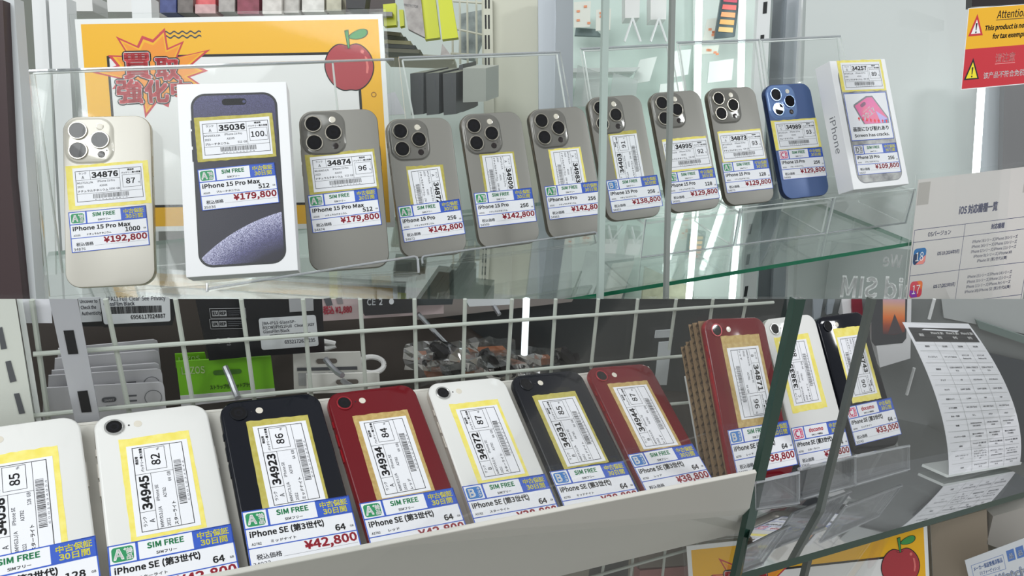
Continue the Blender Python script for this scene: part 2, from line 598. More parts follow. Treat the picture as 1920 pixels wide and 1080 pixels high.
def stock_label(r, cx, cy, deg, d, w=61.0, h=35.2, z0=0.0):
    mp = local_sheet(w, h, cx, cy, deg, z0)
    lab = MB().box(mp, 0, w, 0, h, 0.1, 0.3, PAPER).build('stock_sticker', r, True)
    q = MB()
    z = 0.36
    q.frame(mp, 2, 3, w - 1.6, h - 3.2, 0.42, INK, z)
    for a in ((2, 11.6, 40, 11.85), (14.6, 3, 14.85, 11.8), (40, 3, 40.25, 24.4), (2, 24.4, w - 1.6, 24.65)):
        q.rect(mp, *a, INK, z)
    q.frame(mp, 42.2, 9.6, 58.2, 21.4, 0.28, INK, z)
    q.text(mp, 'ランク', 8.4, 6.3, 1.75, INKG, z, 0.02, 'c', 6.4)
    q.text(mp, d['rank'], 8.4, 10.6, 2.7, INKG if d['rank'] == 'A' else INK, z, 0.02, 'c')
    q.text(mp, d['no'], 27.4, 10.1, 4.9, INK, z, 0.055, 'c', 22.5)
    q.text(mp, '検品時', 50, 5.6, 1.35, INK, z, 0.05, 'c', 5.6)
    q.text(mp, 'バッテリー最大容量', 50, 8.3, 1.3, INK, z, 0.04, 'c', 17)
    if d.get('bat'):
        q.text(mp, d['bat'], 49.3, 18.0, 4.9, INK, z, 0.025, 'c', 3.9 * len(d['bat']))
        q.text(mp, '%', 56.6, 18.2, 1.5, INKG, z, 0.02, 'c')
    q.text(mp, d['code'], 3.2, 15.2, 1.75, INKG, z, 0.02, fit=13.5)
    q.text(mp, d['short'], 20.6, 14.8, 1.75, INKG, z, 0.02)
    q.text(mp, d['year'], 3.2, 18.8, 1.75, INKG, z, 0.02)
    q.text(mp, d['anum'], 22.2, 18.8, 1.75, INKG, z, 0.02)
    q.text(mp, d['col'], 3.2, 23.0, 1.75, INK, z, 0.03, fit=min(26, 2.6 * len(d['col'])))
    q.text(mp, d['gb'] + '  GB', 39.5, 22.6, 1.75, INKG, z, 0.02, 'r')
    bars(q, mp, 16, 47, 25.4, 29.6, z, d['no'], INK)
    q.text(mp, ' '.join('60010' + d['no'][:4] + '4'), 31.5, 31.2, 0.95, INKG, z, 0.0, 'c', 28)
    q.build('lettering', lab, True)


def price_card(r, cx, cy, deg, d, w=67.0, h=37.6, z0=0.3):
    mp = local_sheet(w, h, cx, cy, deg)
    z = z0 + 0.25
    c = MB().box(mp, 0, w, 0, h, z0, z, PAPER)
    e = z + 0.05
    for a in ((0, 0, w, 0.75), (0, 0, 0.75, h), (w - 0.75, 0, w, h), (0, h - 0.6, w, h), (0, 11.4, w, 12.3), (0, 24.3, w, 25.0), (14.2, 0, 15.6, 11.5), (44.6, 0, w, 11.6)):
        c.rect(mp, *a, BLUE, e)
    card = c.build('price_card', r, True)
    q = MB()
    z = e + 0.06
    kind = d['badge']
    bm = {'A': GRN, 'B': BBL, 'C': PNK, 'D': DGR}[kind]
    if kind in 'AB':
        q.poly(mp, rrect(11.2, 8.8, 1.8, 5, 7.4, 6.2), bm, z)
        ink = WHT
    else:
        q.poly(mp, rrect(11.2, 8.8, 1.8, 5, 7.4, 6.2), bm, z)
        q.poly(mp, rrect(6.9, 7.2, 1.4, 5, 5.9, 6.2), PAPER, z + 0.05)
        ink = bm
    zz = z + 0.1
    q.text(mp, kind, 5.6 if kind != 'A' else 5.3, 9.2, 6.0, ink, zz, 0.045, 'c')
    if kind == 'A':
        q.rect(mp, 8.0, 3.3, 9.6, 3.8, WHT, zz)
        q.rect(mp, 8.55, 2.75, 9.05, 4.35, WHT, zz)
        q.text(mp, '美', 10.9, 6.0, 2.6, WHT, zz, 0.05, 'c', 3.1)
        q.text(mp, '品', 10.9, 9.6, 2.6, WHT, zz, 0.05, 'c', 3.1)
    else:
        for i, ch in enumerate('キズ' + {'B': '少', 'C': '多', 'D': '多'}[kind]):
            q.text(mp, ch, 11.2, 4.4 + 2.6 * i, 1.7, WHT, zz, 0.05, 'c', 2.2)
    if d.get('carrier'):
        q.text(mp, 'docomo', 30, 6.6, 3.5, DRED, z, 0.05, 'c', 18)
        q.text(mp, 'SIMロック解除品', 30, 10.0, 1.3, INK, z, 0.03, 'c', 14)
    else:
        q.text(mp, 'SIM FREE', 30, 5.7, 3.3, GRN, z, 0.05, 'c', 19.4)
        q.text(mp, 'SIMフリー', 30, 10.0, 1.6, INK, z, 0.03, 'c', 10.8)
    q.text(mp, '中古保証', 56, 5.6, 3.2, YEL, z, 0.035, 'c', 17.4)
    q.text(mp, '30日間', 56, 10.4, 3.3, YEL, z, 0.035, 'c', 14.8)
    q.text(mp, d['model'], 2.6, 17.7, 3.6, INK, z, 0.045, fit=d['mw'])
    q.text(mp, d['mem'], 60.0, 22.6 if d['mw'] > 44 else 20.6, 3.9, INK, z, 0.04, 'r', 3.15 * len(d['mem']))
    q.text(mp, 'GB', 65.2, 21.6, 1.3, INK, z, 0.02, 'r')
    q.text(mp, d['anum'], 2.8, 22.9, 1.5, INK, z, 0.02)
    q.text(mp, d['col'], 14.0, 22.7, 1.5, INK, z, 0.03, fit=min(21, 2.5 * len(d['col'])))
    q.text(mp, '税込価格', 4.4, 32.0, 2.7, INKG, z, 0.02, fit=14.6)
    q.text(mp, '¥' + d['price'], 65.3, 31.0, 5.3, RED, z, 0.06, 'r', 4.95 * (len(d['price']) + 1) - 2.6)
    q.rect(mp, 20, 32.6, w - 1.6, 32.72, INKG, z)
    q.text(mp, d['no'], 1.8, 36.2, 2.4, INKG, z, 0.01, fit=10)
    q.build('lettering', card, True)


NAT, BLU, STAR, MID, REDC = 'ナチュラルチタニウム', 'ブルーチタニウム', 'スターライト', 'ミッドナイト', 'レッド'


def rec(no, rank, bat, code, col, gb, price, model='p', **k):
    d = dict(no=no, rank=rank, bat=bat, code=code, col=col, gb=gb, mem=gb, price=price, badge=rank)
    if model == 's':
        d.update(short='iPhone SE', year='2022', anum='A2782', model='iPhone SE (第3世代)', mw=44.5)
    else:
        d.update(short='iPhone 15 Pro', year='2023', anum='A3105' if model == 'm' else 'A3101', model='iPhone 15 Pro Max' if model == 'm' else 'iPhone 15 Pro', mw=49.5 if model == 'm' else 34.5)
    d.update(k)
    return d


R_UP = 'used phones lined up on the glass shelf'
R_LOW = 'used phones lying in the white tray'
R_STD = 'used phones on clear stands'
# key: finish, tape (x, y, w, h, deg, material), sticker (x, y, deg), price card (x, y, deg), data, label, group
PH = {
    'A1': ('pale', (0.3, 14.6, 71.5, 41, 3.4, TAPE), (0.8, 14.9, 3.3), (0.0, -26.8, 3.8), rec('34876', 'A', '87', 'MU713J/A', NAT, '1000', '192,800', 'm'),
           'pale cream triple-camera phone tagged 34876 at the far left of the glass shelf', R_UP),  # a grey phone; the pale cream is glare put into the colour
    'A3': ('grey', (-0.4, 17.2, 67.5, 40.5, 2.6, TAPEO), (0.8, 17.0, 2.4), (-0.7, -21.3, 3.4), rec('34874', 'A', '96', 'MU6W3J/A', NAT, '512', '179,800', 'm'),
           'large grey phone tagged 34874 beside the white box with the purple screen', R_UP),
    'A4': ('grey', (0.4, 2.4, 40, 40, 0, TAPEO), (0.9, -10.9, -87), (0.8, -36.0, 3.3), rec('34872', 'A', '', 'MTUF3J/A', NAT, '256', '142,800'),
           'grey phone with sideways sticker 34872, price card 142,800, second grey one from the left', R_UP),
    'A5': ('grey', (0.3, 8, 40, 42, 0, TAPEO), (0.6, -3.6, -90), (0.6, -31.6, 0.2), rec('34909', 'A', '', 'MTUF3J/A', NAT, '256', '142,800'),
           'grey phone with sideways sticker 34909 between the phones tagged 34872 and 34983', R_UP),
    'A6': ('grey', (1.3, 6, 40, 42, 0, TAPE), (1.2, -5.2, -90), (2.2, -32.6, -0.6), rec('34983', 'A', '', 'MTUF3J/A', NAT, '256', '142,800'),
           'grey phone with sideways sticker 34983 left of the first sliding glass door edge', R_UP),
    'A7': ('grey', (2.8, 3.2, 37, 55, 0, TAPEO), (3.4, -4.0, 90), (4.6, -44.0, 0.8), rec('34403', 'B', '91', 'MTUF3J/A', NAT, '256', '138,800'),
           'grey phone tagged 34403 with blue B badge, cut by the glass door edge', R_UP),
    'A8': ('grey', (1.2, -4.4, 60.5, 40.5, 0, TAPE), (1.6, -4.6, 0.2), (1.3, -43.3, 0.6), rec('34995', 'A', '92', 'MTUE3J/A', NAT, '128', '129,800'),
           'grey phone tagged 34995 behind the second glass door edge', R_UP),
    'A9': ('grey', (1.0, -0.6, 62.5, 39, 0, TAPE), (1.4, -1.0, 0.3), (1.4, -38.6, 0.2), rec('34873', 'A', '93', 'MTU93J/A', NAT, '128', '129,800'),
           'grey phone tagged 34873 standing next to the blue phone', R_UP),
    'A10': ('blue', (0.4, 8.0, 70, 38, 0, TAPE), (1.0, 7.4, -0.3), (1.4, -30.2, -0.4), rec('34989', 'C', '93', 'MTUG3J/A', BLU, '256', '129,800'),
            'blue triple-camera phone tagged 34989 beside the white box', R_UP),
    'B1': ('white', (-0.5, 15.0, 41.5, 68, 0, TAPE), (-0.5, 11.8, 90), (0.3, -33.0, 0), rec('34058', 'A', '85', 'MMYG3J/A', STAR, '128', '42,800', 's'),
           'white phone tagged 34058, cut by the left edge of the picture', R_LOW),
    'B2': ('white', (-0.5, 14.6, 41, 69, 0, TAPE), (-0.1, 12.6, 89.3), (-0.3, -39.5, -1.0), rec('34945', 'A', '82', 'MMYD3J/A', STAR, '64', '42,800', 's'),
           'white phone tagged 34945 with battery figure 82 in the tray', R_LOW),
    'B3': ('black', (1.0, 18.8, 41, 65, -1, TAPEO), (1.8, 16.2, 89.5), (0.2, -32.2, -1.5), rec('34923', 'A', '86', 'MMYC3J/A', MID, '64', '42,800', 's'),
           'black phone tagged 34923 with green A badge in the tray', R_LOW),
    'B4': ('red', (0.4, 13.2, 41.5, 67.5, -1.2, TAPET), (0.8, 11.2, 89), (-0.4, -39.0, -1.6), rec('34934', 'A', '84', 'MMYE3J/A', REDC, '64', '42,800', 's'),
           'red phone tagged 34934 with battery figure 84 in the tray', R_LOW),
    'B5': ('white', (-0.2, 14.1, 41.5, 68, 0, TAPE), (0.4, 12.6, 90), (-0.7, -39.2, -0.8), rec('34972', 'B', '87', 'MMYD3J/A', STAR, '64', '38,800', 's'),
           'white phone tagged 34972 with blue B badge in the tray', R_LOW),
    'B6': ('black', (-1.2, 14.1, 41, 67.5, 0, TAPEO), (-0.6, 12.4, 90), (-1.8, -39.0, -0.8), rec('34931', 'B', '85', 'MMYC3J/A', MID, '64', '38,800', 's'),
           'black phone tagged 34931 with blue B badge in the tray', R_LOW),
    'B7': ('red', (0.4, 17.4, 42, 66.5, 0, TAPET), (0.8, 16.0, 90), (-0.4, -35.0, 1.6), rec('34944', 'B', '87', 'MMYE3J/A', REDC, '64', '38,800', 's'),
           'red phone tagged 34944 at the right end of the tray', R_LOW),
    'B8': ('red', (3.0, 14.8, 43, 78, 1, TAPET), (3.6, 12.8, -88.5), (4.0, -42.6, 2.6), rec('34871', 'B', '96', 'MMYE3J/A', REDC, '64', '38,800', 's'),
           'upright red phone tagged 34871 leaning on corrugated cardboard', R_STD),
    'B9': ('white', (-3.6, 14.8, 45, 72, 0, TAPE), (-4.0, 15.4, 89), (0.0, -53.0, -1.2), rec('33835', 'C', '86', 'MMYD3J/A', STAR, '64', '32,800', 's', carrier=1),
           'white phone tagged 33835 with a red carrier name on its card', R_STD),
    'B10': ('black', (4.0, 17.0, 41.5, 75.5, -1, TAPE), (3.2, 15.4, -91), (4.0, -41.2, 0.0), rec('33743', 'C', '90', 'MMYC3J/A', MID, '64', '33,000', 's', carrier=1),
            'black phone priced 33,000 on the rightmost clear stand', R_STD),
}
PHONE = {}
for key, (fin, tp, st, pc, d, label, grp) in PH.items():
    o, r = pose(key)
    ph = root('smartphone', o, label, 'phone', grp, r.to_quaternion())
    PHONE[key] = ph
    w, h, t = SIZE[key]
    soft = key[0] == 'B'
    body(ph, w, h, t, 10.5 if soft else 13.5, FINISH[fin], soft)
    if soft:
        single_camera(ph, w, h, FINISH[fin])
    else:
        triple_camera(ph, w, h, FINISH[fin])
    tape_patch(ph, *tp)
    stock_label(ph, *st, d)
    price_card(ph, *pc, d)


# ------------------------------------------------------------------ the two white phone boxes on the upper shelf
BOXW = mat('box_card_white', (236, 236, 238), 0.45)
BEZ = mat('printed_bezel', (26, 28, 34), 0.4)


def wallpaper():
    m = mat('printed_purple_screen', (60, 58, 100), 0.4)
    nt = m.node_tree
    b = nt.nodes['Principled BSDF']
    tc = nt.nodes.new('ShaderNodeTexCoord')
    wn = nt.nodes.new('ShaderNodeTexWhiteNoise')
    mp = nt.nodes.new('ShaderNodeMapping')
    mp.inputs['Scale'].default_value = (2400, 2400, 1)
    sn = nt.nodes.new('ShaderNodeVectorMath')
    sn.operation = 'FLOOR'
    nt.links.new(tc.outputs['Object'], mp.inputs['Vector'])
    nt.links.new(mp.outputs[0], sn.inputs[0])
    nt.links.new(sn.outputs[0], wn.inputs['Vector'])
    # distance from a printed arc: bright dusty rim, dark sky
    sx = nt.nodes.new('ShaderNodeSeparateXYZ')
    nt.links.new(tc.outputs['Object'], sx.inputs[0])

    def math_(op, a, bb=None, clamp=False):
        n = nt.nodes.new('ShaderNodeMath')
        n.operation = op
        n.use_clamp = clamp
        for i, q in enumerate((a, bb)):
            if q is None:
                continue
            if isinstance(q, (int, float)):
                n.inputs[i].default_value = q
            else:
                nt.links.new(q, n.inputs[i])
        return n.outputs[0]
    dx = math_('SUBTRACT', math_('ADD', sx.outputs[0], math_('MULTIPLY', sx.outputs[1], -0.25)), 0.074)
    dy = math_('SUBTRACT', sx.outputs[1], -0.125)
    dist = math_('SQRT', math_('ADD', math_('MULTIPLY', dx, dx), math_('MULTIPLY', math_('MULTIPLY', dy, 1.15), math_('MULTIPLY', dy, 1.15))))
    g = math_('MULTIPLY', math_('SUBTRACT', 0.109, dist), 22.0)          # <0 outside the arc, falling inside
    inside = math_('GREATER_THAN', g, 0.0)
    rim = math_('MULTIPLY', inside, math_('SUBTRACT', 1.0, math_('MULTIPLY', g, 1.1), True), True)
    top = math_('MULTIPLY', math_('SUBTRACT', sx.outputs[1], 0.02), 12.0, True)
    lite = math_('MAXIMUM', rim, math_('MULTIPLY', top, 0.5), True)
    fac = math_('MULTIPLY', lite, math_('ADD', math_('MULTIPLY', wn.outputs['Value'], 0.95), 0.3), True)
    cr = nt.nodes.new('ShaderNodeValToRGB')
    cr.color_ramp.elements[0].color = lin((28, 26, 44))
    cr.color_ramp.elements[1].color = lin((206, 206, 232))
    e = cr.color_ramp.elements.new(0.45)
    e.color = lin((90, 89, 134))
    nt.links.new(fac, cr.inputs['Fac'])
    nt.links.new(cr.outputs['Color'], b.inputs['Base Color'])
    return m


def box_body(r, w, h, t):
    m = MB()
    m.box(LOC, -w / 2, w / 2, -h / 2, h / 2, -t, 0, BOXW)
    return m.build('box_lid', r, True, bevel=0.6)


o, r = pose('A2')
bx = root('phone_box', o, 'white phone box printed with a dark purple screen, tagged 35036', 'box', None, r.to_quaternion())
box_body(bx, 96, 176, 27)
m = MB()
m.slab(LOC, rrect(75.5, 159, 12.5, 8, 1.0, -1.0), 0, 0.15, BEZ)
m.poly(LOC, rrect(71.5, 155, 10.8, 8, 1.0, -1.0), wallpaper(), 0.22)
m.poly(LOC, rrect(21.5, 6.2, 3.0, 8, 1.0, 70.2), INK, 0.28)
m.poly(LOC, [(9.6 + 1.5 * math.cos(k * 0.63), 70.2 + 1.5 * math.sin(k * 0.63)) for k in range(10)], mat('printed_camera_dot', (50, 54, 100), 0.3), 0.33)
for y0, y1 in ((30, 44), (16, 27), (46, 54)):
    m.box(LOC, -37.6, -36.6, y0, y1, 0, 0.25, BEZ)
m.build('printed_phone', bx, True)
d = rec('35036', 'A', '100', 'MU6X3J/A', BLU, '512', '179,800', 'm')
tape_patch(bx, 0.4, 37.0, 68.5, 41, 2.0, TAPEO, 0.32)
stock_label(bx, 1.2, 36.6, 2.2, d, z0=0.4)
price_card(bx, 0.9, -8.4, 3.5, d, z0=0.7)

o, r = pose('A11')
bx = root('phone_box', o, 'white phone box with a cracked screen notice, tagged 34257', 'box', None, r.to_quaternion())
b0 = box_body(bx, 87, 163, 27)
q = MB()
side = lambda x, y, w=0.0: Vector((-0.0435 - 0.0001 - w / 1000, (81.5 - x) / 1000, (-13.5 - y) / 1000 + 0.0))
# the maker's word runs down the box side
sd = lambda x, y, w=0.0: Vector((-0.04362 - w / 1000, (14 - x) / 1000, -(13.5) / 1000 - (y) / 1000))
q.text(sd, 'iPhone', 0, 4.6, 9.4, mat('print_grey', (108, 110, 116), 0.5), 0.0, 0.0, fit=46)
q.build('lettering', b0, True)
m = MB()
m.slab(LOC, rrect(71, 147, 12, 8, 0.6, -1.5), 0, 0.15, mat('printed_silver_rim', (120, 122, 126), 0.4))
m.poly(LOC, rrect(69, 145, 11, 8, 0.6, -1.5), mat('printed_silver_back', (178, 178, 176), 0.4, noise=(60, (96, 96, 100))), 0.22)
m.build('printed_phone', bx, True)
d = rec('34257', 'D', '89', 'MTUF3J/A', NAT, '256', '109,800')
tape_patch(bx, 1.6, 61.0, 69.5, 40, -0.8, TAPE, 0.25)
stock_label(bx, 2.2, 60.4, -0.6, d, z0=0.3)
price_card(bx, 0.9, -45.9, -0.8, d, z0=0.3)
mp = local_sheet(66.5, 60.5, 0.4, 8.6, -0.6)
n = MB().box(mp, 0, 66.5, 0, 60.5, 0.35, 0.6, PAPER)
n.frame(mp, 0, 0, 66.5, 60.5, 0.9, BLUE, 0.65)
nt_ = n.build('notice_card', bx, True)
q = MB()
z = 0.7
pic = [(11, 17), (34, 6), (43, 6), (62, 35.5), (62, 38.5), (23, 38.5)]
q.poly(mp, [(12, 17), (13, 14.5), (34, 4.5), (44, 4.5), (63, 33), (63, 40.2), (23, 40.2)], mat('printed_phone_grey', (110, 112, 120), 0.4), z)
q.poly(mp, [(14, 16.5), (35, 6.5), (43, 6.5), (61.5, 34), (61.5, 40), (25, 40)], mat('printed_pink_screen', (226, 96, 128), 0.4, noise=(30, (214, 84, 170))), z + 0.05)
q.poly(mp, [(45, 24), (61.5, 34.5), (61.5, 40), (50, 40)], mat('printed_lilac', (176, 160, 220), 0.4), z + 0.09)
q.poly(mp, [(56, 36), (61.5, 34.5), (61.5, 40), (54, 40)], mat('printed_blue', (66, 118, 190), 0.4), z + 0.12)
rt = lambda x, y, w=0.0: mp(34 + x * 0.88 - (y) * -0.47, 28 - x * 0.47 + y * 0.88, w)
q.text(rt, '20:17', 0, 2.5, 6.6, WHT, z + 0.16, 0.03, 'c', 22)
q.text(rt, '10月18日 水曜日', 0, -6.2, 1.6, WHT, z + 0.16, 0.0, 'c', 14)
q.poly(rt, rrect(9.5, 4.4, 2.1, 6, 0, -14.5), mat('printed_notch', (120, 60, 100), 0.4), z + 0.15)
ARW = mat('printed_red_arrow', (236, 44, 60), 0.5)
for k in range(8):
    ax, ay = 17 + 6 * k, 33.0 + 0.9 * k - (0 if k < 5 else 0.4 * (k - 4))
    s_ = -1 if k in (1, 2) else 1
    q.poly(mp, [(ax, ay - 2.4 * s_), (ax + 1.9, ay), (ax + 0.7, ay), (ax + 0.7, ay + 2.2 * s_), (ax - 0.7, ay + 2.2 * s_), (ax - 0.7, ay), (ax - 1.9, ay)], ARW, z + 0.2)
q.text(mp, '画面にひび割れあり', 33, 48.4, 4.4, INK, z, 0.03, 'c', 55)
q.text(mp, 'Screen has cracks.', 33, 56.0, 3.7, INK, z, 0.03, 'c', 54)
q.build('lettering', nt_, True)

# ================================================================== UPPER DISPLAY
UP = Vector((-0.0343, 0.3459, 0.9376))                 # the cabinet's uprights (the whole back of the case leans away)
CXW = Vector((0.998908, 0.020333, 0.042067))


def K(d, yaw=0.0):
    """a plane of the case standing d millimetres back, parallel to its uprights"""
    o = EYE + ray(960, 280) * d / 1000
    ex = (CXW - UP * CXW.dot(UP)).normalized()
    n = ex.cross(UP)
    ex = (ex * math.cos(yaw) + n * math.sin(yaw)).normalized()
    return Plane(o, ex, UP)


def kslab(name, d, px, thick, m, label=None, cat=None, group=None, parent=None, edge=None, yaw=0.0, w=0.0):
    """a board with this outline whose face stands on plane K(d); thickness goes back"""
    p = K(d, yaw)
    o = MB().slab(p, [p.xy(*q) for q in px], -thick + w, w, m, edge).build(name, parent)
    if label:
        tag(o, label, cat, group)
    return o


G1, G2, G3 = pframe('A1'), pframe('A5'), pframe('A9')


def stand(label, fr, top, bot, lip=None, legm=4, lipz=5.0, back=-13.0, group='clear acrylic phone stands'):
    """bent acrylic easel: leaning back sheet, foot, upturned lip, rear leg"""
    p = fr.lift(back)
    (ax, ay), (bx_, by) = p.xy(*top[0]), p.xy(*top[1])
    cx, cy = p.xy(*bot[0])
    dx, dy = p.xy(*bot[1])
    o = root('acrylic_stand', p(0.5 * (cx + dx), min(cy, dy)), label, 'stand', group)
    MB().slab(p, [(ax, ay), (bx_, by), (dx, dy), (cx, cy)], -3, 0, ACR, ACE).tube([p(ax, ay, -1.5), p(bx_, by, -1.5)], 0.0014, BEAD, 6).build('back_panel', o)
    if lip:
        l = fr.lift(lipz)
        (x0, y0), (x1, y1) = l.xy(*lip[0]), l.xy(*lip[1])
        lo = -8.0
        pts = [(x0, lo), (x0, y0 - 3), (x0 + 0.9, y0 - 0.9), (x0 + 3, y0), (x1 - 3, y1), (x1 - 0.9, y1 - 0.9), (x1, y1 - 3), (x1, lo)]
        MB().slab(l, pts, 0, 2.5, ACR, ACE).tube([l(x, y, 1.3) for x, y in pts], 0.0011, BEAD, 6).build('front_lip', o)
        m = MB()
        f2 = fr
        m.box(lambda x, y, w=0.0: f2(x, w, y), x0, x1, back - 3, lipz + 2.5, -9.5, -7.2, ACR)
        m.build('foot_plate', o)
    if legm:
        m = MB()
        n0, n1 = p((ax + 4), ay - 2, -3), p((bx_ - legm), by - 2, -3)
        back_dir = Vector((0.0, 1, 0)) * 0.045
        d0, d1 = p(ax + 4, cy + 4, -3) + back_dir, p(bx_ - legm, dy + 4, -3) + back_dir
        t = Vector((0, 0.0025, 0))
        m.hex8([n0 + t, n1 + t, d1 + t, d0 + t, n0, n1, d1, d0], ACR)
        for a, b in ((n0, d0), (n1, d1), (n0, n1)):
            m.tube([a, b], 0.0011, ACE, 6)
        m.build('rear_leg', o)
    return o


stand('wide clear acrylic stand behind the phone tagged 34876 and the purple-screen box', G1, ((52, 132), (739, 110)), ((92, 556), (742, 508)), ((389, 541), (783, 481)), 62, 47.0, -22.0)
stand('clear acrylic stand with low lip holding phones tagged 34872, 34909 and 34983', G2, ((748, 107.5), (1051, 96.5)), ((792, 498), (1118, 456)), ((790, 481), (1118, 435)))
stand('clear acrylic stand behind the phone tagged 34403', G3, ((1089, 91), (1258, 82.5)), ((1140, 412), (1312, 392)))
stand('clear acrylic stand behind the phones tagged 34995 and 34873', G3, ((1270, 79), (1424, 74)), ((1320, 392), (1464, 373)))
stand('clear acrylic stand behind the blue phone and the white box', G3, ((1427, 74), (1577, 67)), ((1472, 373), (1640, 352)))

# clear risers under the right-hand phones and the glass shelf they stand on
base3 = G3(0, 0, 4)
RX = Vector((0.93, 0.367, 0.0137)).normalized()
RY = Vector((-0.367, 0.93, 0.0)).normalized()            # to the back
FRONT = Plane(base3, RX, Vector((0, 0, 1)))
hz = [FRONT.xy(*q)[1] for q in ((1209, 486), (1393, 456), (1567, 433))]
SHZ = sum(hz) / 3
SHELF = Plane(base3 + Vector((0, 0, SHZ / 1000)), RX, RY, Vector((0, 0, 1)))
for i, (x0, x1, ytop) in enumerate(((1205, 1384, 432), (1386, 1558, 403), (1560, 1709, 385))):
    a = FRONT.xy(x0, ytop)[0]
    b = FRONT.xy(x1, ytop)[0] - 4
    o = root('acrylic_riser', FRONT((a + b) / 2, SHZ), ('clear riser block under the phone tagged 34995', 'clear riser block under the blue phone', 'clear riser block under the white box with the crack notice')[i], 'riser', 'clear risers on the glass shelf')
    top = lambda x, y, w=0.0: FRONT(x, 0, 0) + RY * y / 1000 + Vector((0, 0, w / 1000 - 0.002))
    MB().box(top, a, b, 0, 85, -10, -7, ACR, ACE).build('top_plate', o)
    MB().box(FRONT, a, b, SHZ + 0.5, -4.0, 1, 3.5, ACR, ACE).tube([FRONT(a + 1, -4.5, 2.2), FRONT(a + 1, SHZ + 1.5, 2.2), FRONT(b - 1, SHZ + 1.5, 2.2), FRONT(b - 1, -4.5, 2.2)], 0.0009, BEAD, 6).build('front_plate', o)
    sp = lambda x, y, w=0.0: FRONT(b + w, y, 0) + RY * x / 1000
    MB().slab(sp, [(3, SHZ + 0.5), (85, SHZ + 0.5), (85, -12.5), (3, -12.5)], -3, 0, ACR, ACE).build('side_plate', o)

a, b = SHELF.xy(1060, 560), SHELF.xy(1707, 454)
fd = (Vector(b) - Vector(a)).normalized()
p0 = Vector(a) - fd * 520
p1 = Vector(b) + fd * 6
pts = [tuple(p0), tuple(p1), (p1[0] - 40, 210), (p0[0], 210)]
pe = SHELF
m = MB()
q = [pe(x, y, 0) for x, y in pts]
qb = [pe(x, y, -5) for x, y in pts]
m.add(q + qb, [(0, 1, 2, 3), (7, 6, 5, 4)], SHELFG)
m.add(q + qb, [(0, 1, 5, 4), (1, 2, 6, 5), (2, 3, 7, 6), (3, 0, 4, 7)], GEDGE)
tag(m.build('glass_shelf'), 'glass shelf with green front edge under the upper row of phones', 'shelf')

# ---- the yellow poster in its clear holder (drawn once, used again below)
PY = mat('poster_yellow', (246, 184, 14), 0.45)
PG = mat('poster_grey_white', (238, 236, 236), 0.45)
POR = mat('poster_orange', (244, 150, 30), 0.45)
PRD = mat('poster_red', (204, 52, 62), 0.45)
APR = mat('apple_red', (176, 52, 62), 0.45)
APH = mat('apple_highlight', (226, 116, 112), 0.45)
APG = mat('leaf_green', (62, 150, 76), 0.45)
PNAVY = mat('poster_dark_line', (44, 52, 66), 0.45)


